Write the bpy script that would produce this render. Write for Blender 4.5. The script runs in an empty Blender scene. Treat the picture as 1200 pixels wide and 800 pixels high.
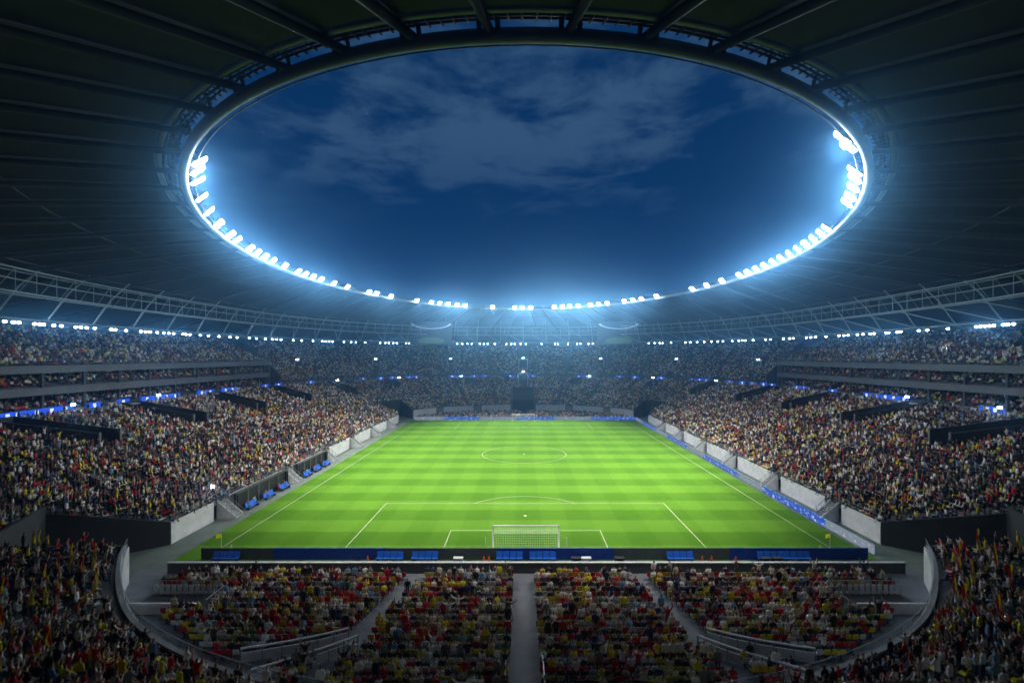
import bpy, bmesh, math, random
import numpy as np
from mathutils import Vector, Matrix
random.seed(7); rng = np.random.default_rng(7)
scene = bpy.context.scene
COL = scene.collection
R = math.radians

# ------------------------------------------------------------------ camera
CX, CY, CZ = -0.4, -107.5, 21.4
VX, VY, F = 612.0, 417.0, 577.0          # vanishing point and focal length in photograph pixels (1200 wide)
cam_d = bpy.data.cameras.new('camera'); cam = bpy.data.objects.new('camera', cam_d); COL.objects.link(cam)
cam.location = (CX, CY, CZ); cam.rotation_euler = (R(90), 0, 0)
cam_d.sensor_width = 36; cam_d.lens = F / 1200 * 36
cam_d.shift_x = -(VX - 600) / 1200; cam_d.shift_y = (VY - 400) / 1200
cam_d.clip_start = 0.3; cam_d.clip_end = 2000
cam_d.dof.use_dof = True; cam_d.dof.focus_distance = 115; cam_d.dof.aperture_fstop = 0.24
scene.camera = cam
def proj(x, y, z):
    d = y - CY
    return VX + (x - CX) / d * F, VY + (CZ - z) / d * F
def at_z(px, py, z):
    s = (py - VY) / (CZ - z); d = F / s
    return Vector((CX + (px - VX) / s, CY + d, z))
def at_y(px, py, y):
    s = F / (y - CY)
    return Vector((CX + (px - VX) / s, y, CZ - (py - VY) / s))

# ------------------------------------------------------------------ sky
world = bpy.data.worlds.new('World'); scene.world = world; world.use_nodes = True
wn, wl = world.node_tree.nodes, world.node_tree.links
wn.clear()
w_out = wn.new('ShaderNodeOutputWorld'); w_bg = wn.new('ShaderNodeBackground')
sky = wn.new('ShaderNodeTexSky'); sky.sky_type = 'NISHITA'; sky.sun_disc = False
sky.sun_elevation = R(-4.0); sky.sun_rotation = R(0); sky.altitude = 0; sky.ozone_density = 4.0
tc = wn.new('ShaderNodeTexCoord'); sep = wn.new('ShaderNodeSeparateXYZ'); wl.new(tc.outputs['Generated'], sep.inputs[0])
def wmath(op, a, b=None):
    n = wn.new('ShaderNodeMath'); n.operation = op
    for i, v in enumerate((a, b)):
        if v is None: continue
        if isinstance(v, (int, float)): n.inputs[i].default_value = v
        else: wl.new(v, n.inputs[i])
    return n.outputs[0]
zc = wmath('MAXIMUM', sep.outputs[2], 0.06)
cmb = wn.new('ShaderNodeCombineXYZ')
wl.new(wmath('DIVIDE', sep.outputs[0], zc), cmb.inputs[0]); wl.new(wmath('DIVIDE', sep.outputs[1], zc), cmb.inputs[1])
def wnoise(scale, detail, rough, off, dist=0.0):
    m = wn.new('ShaderNodeMapping'); m.inputs['Location'].default_value = off; wl.new(cmb.outputs[0], m.inputs[0])
    n = wn.new('ShaderNodeTexNoise'); n.inputs['Scale'].default_value = scale; n.inputs['Detail'].default_value = detail
    n.inputs['Roughness'].default_value = rough; n.inputs['Distortion'].default_value = dist
    wl.new(m.outputs[0], n.inputs[0]); return n.outputs[0]
big = wnoise(0.55, 1.5, 0.5, (3.85, 2.1, 7.7)); fine = wnoise(2.6, 11, 0.62, (4.6, 1.7, 0), 0.25)
mixc = wmath('ADD', wmath('MULTIPLY', big, 0.85), wmath('MULTIPLY', fine, 0.9))
ramp = wn.new('ShaderNodeMapRange'); ramp.interpolation_type = 'SMOOTHSTEP'
ramp.inputs['From Min'].default_value = 0.82; ramp.inputs['From Max'].default_value = 1.07
wl.new(mixc, ramp.inputs['Value'])
SKYG = wn.new('ShaderNodeVectorMath'); SKYG.operation = 'MULTIPLY'
wl.new(sky.outputs[0], SKYG.inputs[0]); SKYG.inputs[1].default_value = (0.6, 4.0, 4.0)
mixw = wn.new('ShaderNodeMix'); mixw.data_type = 'RGBA'
SKYA = wn.new('ShaderNodeVectorMath'); SKYA.operation = 'ADD'; wl.new(SKYG.outputs[0], SKYA.inputs[0]); SKYA.inputs[1].default_value = (0.02, 0.26, 0.86)
fade = wn.new('ShaderNodeMapRange'); fade.interpolation_type = 'SMOOTHSTEP'; fade.inputs['From Min'].default_value = 0.20; fade.inputs['From Max'].default_value = 0.42
wl.new(sep.outputs[2], fade.inputs['Value'])           # far clouds melt into the low air
wl.new(wmath('MULTIPLY', wmath('MULTIPLY', ramp.outputs[0], fade.outputs[0]), 0.62), mixw.inputs['Factor']); wl.new(SKYA.outputs[0], mixw.inputs['A'])
mixw.inputs['B'].default_value = (0.55, 1.25, 2.35, 1)
wl.new(mixw.outputs['Result'], w_bg.inputs[0]); w_bg.inputs[1].default_value = 0.10
wl.new(w_bg.outputs[0], w_out.inputs[0])

scene.view_settings.view_transform = 'Standard'; scene.view_settings.look = 'None'
scene.view_settings.exposure = 0.0; scene.view_settings.gamma = 1.0
FLOOD = 28000.0        # watts of one floodlight bank on the roof ring
SPILL = 720.0         # stray light of the same bank in all directions
RIMW = 90.0          # watts of one small lamp under the truss
HAZE = 0.0022

scene.render.engine = 'CYCLES'
cy = scene.cycles
cy.use_denoising = True
try: cy.denoiser = 'OPENIMAGEDENOISE'
except Exception: pass
cy.max_bounces = 3; cy.diffuse_bounces = 2; cy.glossy_bounces = 2; cy.transmission_bounces = 2; cy.volume_bounces = 0
cy.transparent_max_bounces = 6; cy.sample_clamp_indirect = 2.0; cy.sample_clamp_direct = 25.0
cy.caustics_reflective = False; cy.caustics_refractive = False

# ------------------------------------------------------------------ materials
MATS = {}
def mat(name, color, rough=0.7, metal=0.0, noise=0.0, nscale=3.0, bump=0.0, bscale=20.0, emit=None, estr=0.0, spec=0.4, nlight=None):
    if name in MATS: return MATS[name]
    m = bpy.data.materials.new(name); m.use_nodes = True; MATS[name] = m
    nt = m.node_tree; b = nt.nodes['Principled BSDF']
    b.inputs['Base Color'].default_value = (*color, 1); b.inputs['Roughness'].default_value = rough
    b.inputs['Metallic'].default_value = metal; b.inputs['Specular IOR Level'].default_value = spec
    tcn = nt.nodes.new('ShaderNodeTexCoord')
    if noise > 0:
        n = nt.nodes.new('ShaderNodeTexNoise'); n.inputs['Scale'].default_value = nscale; n.inputs['Detail'].default_value = 6; n.inputs['Roughness'].default_value = 0.65
        nt.links.new(tcn.outputs['Object'], n.inputs[0])
        mr = nt.nodes.new('ShaderNodeMapRange'); mr.inputs['From Min'].default_value = 0.3; mr.inputs['From Max'].default_value = 0.7
        mr.inputs['To Min'].default_value = 1 - noise; mr.inputs['To Max'].default_value = 1 + noise * 0.6
        nt.links.new(n.outputs[0], mr.inputs[0])
        mx = nt.nodes.new('ShaderNodeMix'); mx.data_type = 'RGBA'; mx.blend_type = 'MULTIPLY'; mx.inputs['Factor'].default_value = 1
        mx.inputs['A'].default_value = (*color, 1); nt.links.new(mr.outputs[0], mx.inputs['B'])
        nt.links.new(mx.outputs['Result'], b.inputs['Base Color'])
    if bump > 0:
        n2 = nt.nodes.new('ShaderNodeTexNoise'); n2.inputs['Scale'].default_value = bscale; n2.inputs['Detail'].default_value = 4
        nt.links.new(tcn.outputs['Object'], n2.inputs[0])
        bp = nt.nodes.new('ShaderNodeBump'); bp.inputs['Strength'].default_value = bump; bp.inputs['Distance'].default_value = 0.05
        nt.links.new(n2.outputs[0], bp.inputs['Height']); nt.links.new(bp.outputs[0], b.inputs['Normal'])
    if emit:
        b.inputs['Emission Color'].default_value = (*emit, 1); b.inputs['Emission Strength'].default_value = estr
        m.cycles.emission_sampling = 'NONE'
    return m
concrete = mat('concrete', (0.24, 0.25, 0.26), 0.85, noise=0.35, nscale=0.35, bump=0.3)
terrace_m = mat('terrace_concrete', (0.10, 0.105, 0.115), 0.85, noise=0.4, nscale=0.5)
white_wall = mat('painted_wall', (0.56, 0.58, 0.60), 0.7, noise=0.22, nscale=0.9, bump=0.15)
fascia_m = mat('fascia_paint', (0.13, 0.135, 0.15), 0.6, noise=0.2, nscale=0.6)
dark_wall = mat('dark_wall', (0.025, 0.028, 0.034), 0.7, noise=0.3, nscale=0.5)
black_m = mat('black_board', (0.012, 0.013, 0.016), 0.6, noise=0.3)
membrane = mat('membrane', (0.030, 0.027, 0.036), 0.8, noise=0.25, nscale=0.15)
steel = mat('painted_steel', (0.17, 0.20, 0.215), 0.45, noise=0.15, nscale=1.0)
ring_m = mat('ring_paint', (0.18, 0.21, 0.22), 0.5, noise=0.15, nscale=0.6)
truss_m = mat('truss_paint', (0.34, 0.38, 0.41), 0.5, noise=0.15, nscale=1.0)
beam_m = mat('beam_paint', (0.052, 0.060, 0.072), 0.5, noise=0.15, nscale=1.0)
steel_dark = mat('dark_steel', (0.05, 0.055, 0.06), 0.5, noise=0.2)
rail_m = mat('rail_steel', (0.28, 0.30, 0.32), 0.35, metal=0.6, noise=0.1)
line_m = mat('line_paint', (0.50, 0.56, 0.42), 0.8, noise=0.12, nscale=8)
blue_seat = mat('bench_blue', (0.02, 0.14, 0.62), 0.35, noise=0.15)
grey_board = mat('grey_board', (0.07, 0.09, 0.10), 0.6, noise=0.2, nscale=1.2)
blue_board = mat('blue_board', (0.008, 0.05, 0.36), 0.5, noise=0.25, nscale=1.5)
lens_m = mat('lamp_glass', (0.9, 0.9, 0.9), 0.3, emit=(1.0, 0.97, 0.90), estr=40)
rim_lens_m = mat('small_lamp_glass', (0.9, 0.9, 0.9), 0.3, emit=(0.74, 0.90, 1.0), estr=26)
tube_m = mat('tube_glass', (0.9, 0.9, 0.9), 0.3, emit=(1.0, 0.97, 0.9), estr=3)
white_plastic = mat('white_plastic', (0.7, 0.72, 0.72), 0.4, noise=0.1)
net_m = mat('net_cord', (0.75, 0.77, 0.75), 0.7, noise=0.05)
yellow_cloth = mat('yellow_cloth', (0.75, 0.72, 0.02), 0.7, noise=0.1)
red_cloth = mat('red_cloth', (0.55, 0.02, 0.02), 0.7, noise=0.1)
orange_m = mat('orange_plastic', (0.7, 0.12, 0.03), 0.5, noise=0.1)
emblem_m = mat('emblem_white', (0.8, 0.85, 0.9), 0.5, emit=(0.7, 0.85, 1), estr=0.9)
ribbon_m = mat('ribbon_blue', (0.01, 0.06, 0.4), 0.4, noise=0.3, nscale=1.5, emit=(0.008, 0.075, 0.62), estr=1.1)

def translucent(m, amount=0.5):
    nt = m.node_tree; b = nt.nodes['Principled BSDF']; out = nt.nodes['Material Output']
    t = nt.nodes.new('ShaderNodeBsdfTranslucent'); mx = nt.nodes.new('ShaderNodeMixShader'); mx.inputs[0].default_value = amount
    t.inputs[0].default_value = b.inputs['Base Color'].default_value
    nt.links.new(b.outputs[0], mx.inputs[1]); nt.links.new(t.outputs[0], mx.inputs[2]); nt.links.new(mx.outputs[0], out.inputs['Surface'])
for m_ in (yellow_cloth, red_cloth): translucent(m_)
def turf_material():
    m = bpy.data.materials.new('turf'); m.use_nodes = True; nt = m.node_tree; N, L = nt.nodes, nt.links
    b = N['Principled BSDF']; b.inputs['Roughness'].default_value = 1.0; b.inputs['Specular IOR Level'].default_value = 0.02
    tcn = N.new('ShaderNodeTexCoord'); sp = N.new('ShaderNodeSeparateXYZ'); L.new(tcn.outputs['Object'], sp.inputs[0])
    def mth(op, a, bb=None, c=None):
        n = N.new('ShaderNodeMath'); n.operation = op
        for i, v in enumerate((a, bb, c)):
            if v is None: continue
            if isinstance(v, (int, float)): n.inputs[i].default_value = v
            else: L.new(v, n.inputs[i])
        return n.outputs[0]
    def band(src, w, off):
        s = mth('SINE', mth('MULTIPLY', mth('ADD', src, off), math.pi / w))
        mr = N.new('ShaderNodeMapRange'); mr.inputs['From Min'].default_value = -0.12; mr.inputs['From Max'].default_value = 0.12
        L.new(s, mr.inputs[0]); return mr.outputs[0]
    nz = N.new('ShaderNodeTexNoise'); nz.inputs['Scale'].default_value = 0.8; nz.inputs['Detail'].default_value = 3; L.new(tcn.outputs['Object'], nz.inputs[0])
    wob = mth('MULTIPLY', mth('SUBTRACT', nz.outputs[0], 0.5), 0.22)
    rows = band(mth('ADD', sp.outputs[1], wob), 4.28, 56.08); cols = band(mth('ADD', sp.outputs[0], wob), 3.33, 4.6)
    n1 = N.new('ShaderNodeTexNoise'); n1.inputs['Scale'].default_value = 2.6; n1.inputs['Detail'].default_value = 10; n1.inputs['Roughness'].default_value = 0.8
    L.new(tcn.outputs['Object'], n1.inputs[0])
    n2 = N.new('ShaderNodeTexNoise'); n2.inputs['Scale'].default_value = 0.09; n2.inputs['Detail'].default_value = 4; L.new(tcn.outputs['Object'], n2.inputs[0])
    f = mth('ADD', mth('MULTIPLY', rows, 0.46), mth('MULTIPLY', cols, 0.17))
    f = mth('ADD', f, mth('MULTIPLY', mth('SUBTRACT', n1.outputs[0], 0.5), 0.75))
    f = mth('ADD', f, mth('MULTIPLY', mth('SUBTRACT', n2.outputs[0], 0.5), 0.45))
    mx = N.new('ShaderNodeMix'); mx.data_type = 'RGBA'; mx.clamp_factor = False
    L.new(f, mx.inputs['Factor']); mx.inputs['A'].default_value = (0.054, 0.138, 0.011, 1); mx.inputs['B'].default_value = (0.108, 0.236, 0.024, 1)
    L.new(mx.outputs['Result'], b.inputs['Base Color'])
    bp = N.new('ShaderNodeBump'); bp.inputs['Strength'].default_value = 0.5; bp.inputs['Distance'].default_value = 0.04
    n3 = N.new('ShaderNodeTexNoise'); n3.inputs['Scale'].default_value = 14; n3.inputs['Detail'].default_value = 4; L.new(tcn.outputs['Object'], n3.inputs[0])
    L.new(n3.outputs[0], bp.inputs['Height']); L.new(bp.outputs[0], b.inputs['Normal'])
    return m
turf_m = turf_material()
ground_m = mat('ground_surface', (0.125, 0.16, 0.135), 0.9, noise=0.3, nscale=0.4, bump=0.3)

def led_material(name, base, splash, thr, strength):
    m = bpy.data.materials.new(name); m.use_nodes = True; nt = m.node_tree; N, L = nt.nodes, nt.links
    b = N['Principled BSDF']; b.inputs['Roughness'].default_value = 0.35
    tcn = N.new('ShaderNodeTexCoord'); n = N.new('ShaderNodeTexNoise'); n.inputs['Scale'].default_value = 2.6; n.inputs['Detail'].default_value = 5; n.inputs['Distortion'].default_value = 0.9
    L.new(tcn.outputs['Object'], n.inputs[0])
    mr = N.new('ShaderNodeMapRange'); mr.inputs['From Min'].default_value = thr; mr.inputs['From Max'].default_value = thr + 0.05; L.new(n.outputs[0], mr.inputs[0])
    mx = N.new('ShaderNodeMix'); mx.data_type = 'RGBA'; L.new(mr.outputs[0], mx.inputs['Factor']); mx.inputs['A'].default_value = (*base, 1); mx.inputs['B'].default_value = (*splash, 1)
    b.inputs['Base Color'].default_value = (0.03, 0.04, 0.07, 1)
    L.new(mx.outputs['Result'], b.inputs['Emission Color']); b.inputs['Emission Strength'].default_value = strength
    m.cycles.emission_sampling = 'NONE'
    return m
led_blue = led_material('led_blue', (0.006, 0.055, 0.42), (0.55, 0.75, 0.95), 0.57, 1.1)
led_silver = led_material('led_silver', (0.17, 0.20, 0.24), (0.75, 0.8, 0.85), 0.62, 1.2)

def random_ramp(name, cols, seed, rough=0.8):
    m = bpy.data.materials.new(name); m.use_nodes = True; nt = m.node_tree; N, L = nt.nodes, nt.links
    b = N['Principled BSDF']; b.inputs['Roughness'].default_value = rough; b.inputs['Specular IOR Level'].default_value = 0.25
    oi = N.new('ShaderNodeObjectInfo'); wnz = N.new('ShaderNodeTexWhiteNoise'); wnz.noise_dimensions = '2D'
    cb = N.new('ShaderNodeCombineXYZ'); L.new(oi.outputs['Random'], cb.inputs[0]); cb.inputs[1].default_value = seed; L.new(cb.outputs[0], wnz.inputs['Vector'])
    cr = N.new('ShaderNodeValToRGB'); cr.color_ramp.interpolation = 'CONSTANT'
    e = cr.color_ramp.elements
    tot = sum(w for _, w in cols); acc = 0
    for i, (c, w) in enumerate(cols):
        el = e[i] if i < 2 else e.new(min(0.999, acc / tot))
        el.position = acc / tot; el.color = (*c, 1); acc += w
    lo = N.new('ShaderNodeTexNoise'); lo.inputs['Scale'].default_value = 0.11; lo.inputs['Detail'].default_value = 1; L.new(oi.outputs['Location'], lo.inputs[0])
    sel = N.new('ShaderNodeMath'); sel.operation = 'LESS_THAN'; L.new(wnz.outputs['Color'], sel.inputs[0]); sel.inputs[1].default_value = 0.30
    ex = N.new('ShaderNodeMapRange'); ex.inputs['From Min'].default_value = 0.28; ex.inputs['From Max'].default_value = 0.72; L.new(lo.outputs[0], ex.inputs[0])
    mxv = N.new('ShaderNodeMix'); mxv.data_type = 'FLOAT'; L.new(sel.outputs[0], mxv.inputs['Factor']); L.new(wnz.outputs['Value'], mxv.inputs['A']); L.new(ex.outputs[0], mxv.inputs['B'])
    L.new(mxv.outputs['Result'], cr.inputs[0]); L.new(cr.outputs[0], b.inputs['Base Color'])
    return m
SHIRTS = [('white', (0.70, 0.71, 0.70), 6.5), ('red', (0.42, 0.012, 0.015), 2.6), ('yellow', (0.60, 0.53, 0.02), 2.2), ('black', (0.010, 0.010, 0.013), 7.5),
          ('navy', (0.015, 0.03, 0.10), 2.4), ('light blue', (0.14, 0.30, 0.50), 1.4), ('beige', (0.46, 0.42, 0.33), 2.4), ('brown', (0.08, 0.05, 0.035), 1.2),
          ('grey', (0.16, 0.17, 0.18), 1.8), ('green', (0.04, 0.14, 0.06), 0.5)]
SKINS = [((0.36, 0.22, 0.155), 4), ((0.22, 0.12, 0.08), 2), ((0.07, 0.035, 0.022), 1.2), ((0.44, 0.29, 0.22), 3)]
TROUS = [((0.015, 0.015, 0.02), 4), ((0.03, 0.05, 0.11), 4), ((0.22, 0.18, 0.12), 2), ((0.10, 0.10, 0.11), 2), ((0.45, 0.44, 0.42), 0.8)]
HAIRS = [((0.008, 0.006, 0.005), 5), ((0.035, 0.018, 0.009), 4), ((0.16, 0.10, 0.04), 1.3), ((0.20, 0.19, 0.18), 0.8), ((0.4, 0.02, 0.02), 0.5)]
shirt_rand = random_ramp('shirt_cloth', [(c, w) for _, c, w in SHIRTS], 1.0)
skin_rand = random_ramp('skin', SKINS, 2.0, 0.6); trou_rand = random_ramp('trouser_cloth', TROUS, 3.0); hair_rand = random_ramp('hair', HAIRS, 4.0)
shirt_mats = {n: mat('shirt_' + n.replace(' ', '_'), c, 0.8, noise=0.15, nscale=4) for n, c, w in SHIRTS}
SEATC = [('yellow', (0.60, 0.50, 0.02), 1), ('red', (0.46, 0.012, 0.015), 1), ('white', (0.58, 0.58, 0.57), 1)]
seat_rand = random_ramp('seat_plastic', [(c, w) for _, c, w in SEATC], 5.0, 0.4)
seat_mats = {n: mat('seat_' + n, c, 0.4, noise=0.12, nscale=5) for n, c, w in SEATC}

# ------------------------------------------------------------------ mesh helpers
class MB:
    def dome(s, c, r, n=8, m=0, sq=1.0):
        base = len(s.v); R_ = 4
        for i in range(1, R_):
            ph = math.pi*i/R_
            for j in range(n): th = 2*math.pi*j/n; s.v.append((c[0]+r*math.sin(ph)*math.cos(th), c[1]+r*math.sin(ph)*math.sin(th), c[2]+r*sq*math.cos(ph)))
        t = len(s.v); s.v += [(c[0],c[1],c[2]+r*sq),(c[0],c[1],c[2]-r*sq)]
        for i in range(R_-2):
            for j in range(n): j2 = (j+1) % n; s.f.append((base+i*n+j, base+(i+1)*n+j, base+(i+1)*n+j2, base+i*n+j2)); s.m.append(m)
        for j in range(n):
            j2 = (j+1) % n; s.f.append((t, base+j, base+j2)); s.f.append((t+1, base+(R_-2)*n+j2, base+(R_-2)*n+j)); s.m += [m, m]
    def __init__(s): s.v = []; s.f = []; s.m = []
    def quad(s, a, b, c, d, m=0):
        n = len(s.v); s.v += [tuple(a), tuple(b), tuple(c), tuple(d)]; s.f.append((n, n+1, n+2, n+3)); s.m.append(m)
    def hexa(s, p, m=0):                      # p: 4 bottom then 4 top
        n = len(s.v); s.v += [tuple(q) for q in p]
        for f in ((3,2,1,0),(4,5,6,7),(0,1,5,4),(1,2,6,5),(2,3,7,6),(3,0,4,7)):
            s.f.append(tuple(n+i for i in f)); s.m.append(m)
    def box(s, c, size, m=0, rz=0.0):
        hx, hy, hz = (k/2 for k in size); ca, sa = math.cos(rz), math.sin(rz)
        def T(x, y, z): return (c[0]+x*ca-y*sa, c[1]+x*sa+y*ca, c[2]+z)
        s.hexa([T(-hx,-hy,-hz),T(hx,-hy,-hz),T(hx,hy,-hz),T(-hx,hy,-hz),T(-hx,-hy,hz),T(hx,-hy,hz),T(hx,hy,hz),T(-hx,hy,hz)], m)
    def tube(s, pts, r, n=6, closed=False, m=0):
        P = [Vector(p) for p in pts]; k = len(P); base = len(s.v)
        for i, p in enumerate(P):
            if closed: t = P[(i+1) % k] - P[i-1]
            else: t = P[min(i+1, k-1)] - P[max(i-1, 0)]
            t.normalize()
            up = Vector((0,0,1)) if abs(t.z) < 0.95 else Vector((1,0,0))
            a = t.cross(up).normalized(); b = a.cross(t)
            for j in range(n):
                th = 2*math.pi*j/n; q = p + a*(r*math.cos(th)) + b*(r*math.sin(th)); s.v.append(tuple(q))
        for i in range(k if closed else k-1):
            i2 = (i+1) % k
            for j in range(n):
                j2 = (j+1) % n
                s.f.append((base+i*n+j, base+i*n+j2, base+i2*n+j2, base+i2*n+j)); s.m.append(m)
        if not closed:
            s.f.append(tuple(base+j for j in range(n))); s.m.append(m)
            s.f.append(tuple(base+(k-1)*n+j for j in reversed(range(n)))); s.m.append(m)
    def wall(s, a, b, z0a, z1a, z0b, z1b, th, m=0):   # slab between plan points a and b
        a = Vector((a[0], a[1], 0)); b = Vector((b[0], b[1], 0)); d = (b-a).normalized(); nn = Vector((-d.y, d.x, 0))*th/2
        s.hexa([(*(a-nn).xy, z0a), (*(b-nn).xy, z0b), (*(b+nn).xy, z0b), (*(a+nn).xy, z0a),
                (*(a-nn).xy, z1a), (*(b-nn).xy, z1b), (*(b+nn).xy, z1b), (*(a+nn).xy, z1a)], m)
    def mesh(s, name, mats, off=(0,0,0), smooth=False):
        me = bpy.data.meshes.new(name); o = Vector(off)
        me.from_pydata([(v[0]-o.x, v[1]-o.y, v[2]-o.z) for v in s.v], [], s.f)
        for mm in (mats if isinstance(mats, (list, tuple)) else [mats]): me.materials.append(mm)
        if any(s.m): me.polygons.foreach_set('material_index', s.m)
        if smooth: me.polygons.foreach_set('use_smooth', [True]*len(s.f))
        me.validate(); return me
    def build(s, name, mats, parent=None, smooth=False):
        me = s.mesh(name, mats, parent.location if parent else (0,0,0), smooth)
        o = bpy.data.objects.new(name, me); COL.objects.link(o)
        if parent: o.parent = parent
        return o
def link(name, me, parent=None, loc=(0,0,0)):
    o = bpy.data.objects.new(name, me); COL.objects.link(o); o.location = loc
    if parent: o.parent = parent
    return o
def tag(o, label, cat, group=None, kind=None):
    o['label'] = label
    if cat: o['category'] = cat
    if group: o['group'] = group
    if kind: o['kind'] = kind
    return o
def empty(name, loc, label, cat, group=None, rz=0.0):
    e = bpy.data.objects.new(name, None); COL.objects.link(e); e.location = loc; e.rotation_euler = (0,0,rz); e.empty_display_size = 0.5
    return tag(e, label, cat, group)
def struct(o): o['kind'] = 'structure'; return o
ORD = ['zeroth','first','second','third','fourth','fifth','sixth','seventh','eighth','ninth','tenth','eleventh','twelfth','thirteenth','fourteenth','fifteenth','sixteenth','seventeenth','eighteenth','nineteenth']
TENS = {20:('twenty','twentieth'),30:('thirty','thirtieth'),40:('forty','fortieth'),50:('fifty','fiftieth'),60:('sixty','sixtieth'),70:('seventy','seventieth'),80:('eighty','eightieth'),90:('ninety','ninetieth')}
def ordw(n):
    if n < 20: return ORD[n]
    if n < 100:
        t, u = n//10*10, n % 10
        return TENS[t][1] if u == 0 else TENS[t][0] + '-' + ORD[u]
    return 'hundred and ' + (ordw(n-100) if n > 100 else 'zeroth')

# ------------------------------------------------------------------ plan curves of the bowl
def quarter_table(pts):
    p = np.array(pts); seg = np.hypot(*np.diff(p, axis=0).T); c = np.concatenate([[0], np.cumsum(seg)]); return c/c[-1], p
def superq(a, b, n, k=600):
    t = np.linspace(0, math.pi/2, k); return quarter_table(np.c_[a*np.cos(t)**(2/n), b*np.sin(t)**(2/n)])
_t = np.linspace(0, math.pi/2, 400)
C0 = quarter_table(np.vstack([np.c_[np.full(300, 40.5), np.linspace(0, 50, 300)], np.c_[40.5*np.cos(_t), 50+30*np.sin(_t)][1:]]))
C1 = superq(77, 106, 2.6)
C2 = superq(96, 126, 2.6)
def ev(C, v):
    v = np.asarray(v, float); v = v - np.floor(v); q = np.floor(v*4).astype(int); f = v*4 - q; q = q % 4
    g = np.where(q % 2 == 0, f, 1-f)
    x = np.interp(g, C[0], C[1][:,0]); y = np.interp(g, C[0], C[1][:,1])
    sx = np.where((q == 0) | (q == 3), 1, -1); sy = np.where(q < 2, 1, -1)
    return np.stack([x*sx, y*sy], -1)
def v_of_y0(y, near=False, left=True):       # parameter on C0 where its side/corner has that |y|
    g = np.interp(y, C0[1][:,1], C0[0])/4
    if left: return 0.5 - g if not near else 0.5 + g
    return g if not near else 1 - g
NL = 40
def z_front(v):
    p = ev(C0, v); y = p[...,1]
    e = np.clip((np.abs(y)-54)/10, 0, 1)
    h = np.clip((np.abs(y)-60)/11, 0, 1)
    return np.where(y > 0, 2.2 + 0.5*e, 2.2 + 1.0*np.clip((np.abs(y)-52)/6, 0, 1) - 1.8*h*h*(3-2*h))
Z1 = 11.8
def low(v, f):
    p = ev(C0, v)*(1-f) + ev(C1, v)*f
    return p
def low_z(v, row):
    zf = z_front(v); return zf + (Z1-zf)*row/NL
GF0, GF1, GROWS = 51.5, 61.0, 13            # corner tunnels: along the front curve, and how many rows deep
gaps = []
for left in (True, False):
    for near in (True, False):
        a, b = v_of_y0(GF0, near, left), v_of_y0(GF1, near, left); gaps.append((min(a, b), max(a, b), left, near))
# entrances cut in the lower tier: (v, half width m, first row, last row)
def v_side(y, left, f=0.8):                  # v whose point at that depth has the given y
    vs = np.linspace(0.30, 0.70, 3000) if left else np.concatenate([np.linspace(0.80, 1, 1500), np.linspace(0, 0.2, 1500)])
    return float(vs[np.argmin(np.abs(low(vs, f)[:,1]-y))])
VOM = []
for left in (True, False):
    for y in (-58, -36, -12, 12, 36, 62): VOM.append((v_side(y, left), 2.1, 25, 39))
for xx in (-50, -22, 22, 50):
    vs = np.linspace(0.15, 0.35, 2000); VOM.append((float(vs[np.argmin(np.abs(low(vs, 0.8)[:,0]-xx))]), 2.0, 28, 37))
GATE = (0.25, 4.5, 0, 22)
CUTS = VOM + [GATE]

def cut_range(v, hw, row):
    p = low(np.array([v-1e-4, v+1e-4]), (row+0.5)/NL); ds = np.hypot(*(p[1]-p[0]))/2e-4
    return v - hw/ds, v + hw/ds

# ------------------------------------------------------------------ ground, pitch, markings
b = MB(); b.quad((-145,-145,0),(145,-145,0),(145,145,0),(-145,145,0)); g = struct(b.build('ground', ground_m)); tag(g, 'grey green hard ground around the pitch', None)
b = MB(); b.quad((-37,-56,0.006),(37,-56,0.006),(37,56.4,0.006),(-37,56.4,0.006)); g = struct(b.build('pitch', turf_m)); tag(g, 'bright green football pitch mown in a checked pattern', None)
b = MB(); LW = 0.037; ZL = 0.012
def seg(x0, y0, x1, y1):
    d = Vector((x1-x0, y1-y0, 0)).normalized(); n = Vector((-d.y, d.x, 0))*LW; e = d*LW
    p0 = Vector((x0, y0, ZL))-e; p1 = Vector((x1, y1, ZL))+e; b.quad(p0-n, p1-n, p1+n, p0+n)
def arc(cx, cy_, r, a0, a1, n):
    for i in range(n):
        t0, t1 = a0+(a1-a0)*i/n, a0+(a1-a0)*(i+1)/n
        q = [(cx+rr*math.cos(t), cy_+rr*math.sin(t), ZL) for rr, t in ((r-LW,t0),(r-LW,t1),(r+LW,t1),(r+LW,t0))]
        b.quad(*reversed(q))
marks = [b]
for x in (-34, 34): seg(x, -52.5, x, 52.5)
ZL = 0.0128
for y in (-52.5, 52.5): seg(-34, y, 34, y)
ZL = 0.0136
for s in (-1, 1):
    for hw, dp in ((20.16, 16.5), (9.16, 5.5)):
        for x in (-hw, hw): seg(x, s*52.5, x, s*(52.5-dp))
ZL = 0.0144
for s in (-1, 1):
    for hw, dp in ((20.16, 16.5), (9.16, 5.5)): seg(-hw, s*(52.5-dp), hw, s*(52.5-dp))
ZL = 0.0152
arc(0, 0, 9.15, 0, 2*math.pi, 64)
al = math.acos(5.5/9.15)
for s in (-1, 1):
    c0 = s*(52.5-11); base = -s*math.pi/2
    arc(0, c0, 9.15, base-al, base+al, 24)
    b.quad((-0.2,c0-0.2,ZL),(0.2,c0-0.2,ZL),(0.2,c0+0.2,ZL),(-0.2,c0+0.2,ZL))
    for x in (-34, 34):
        a0 = math.atan2(-s, -x)
        arc(x, s*52.5, 1.0, a0-math.pi/4, a0+math.pi/4, 6)
b.quad((-0.22,-0.22,ZL+.001),(0.22,-0.22,ZL+.001),(0.22,0.22,ZL+.001),(-0.22,0.22,ZL+.001))
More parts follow.
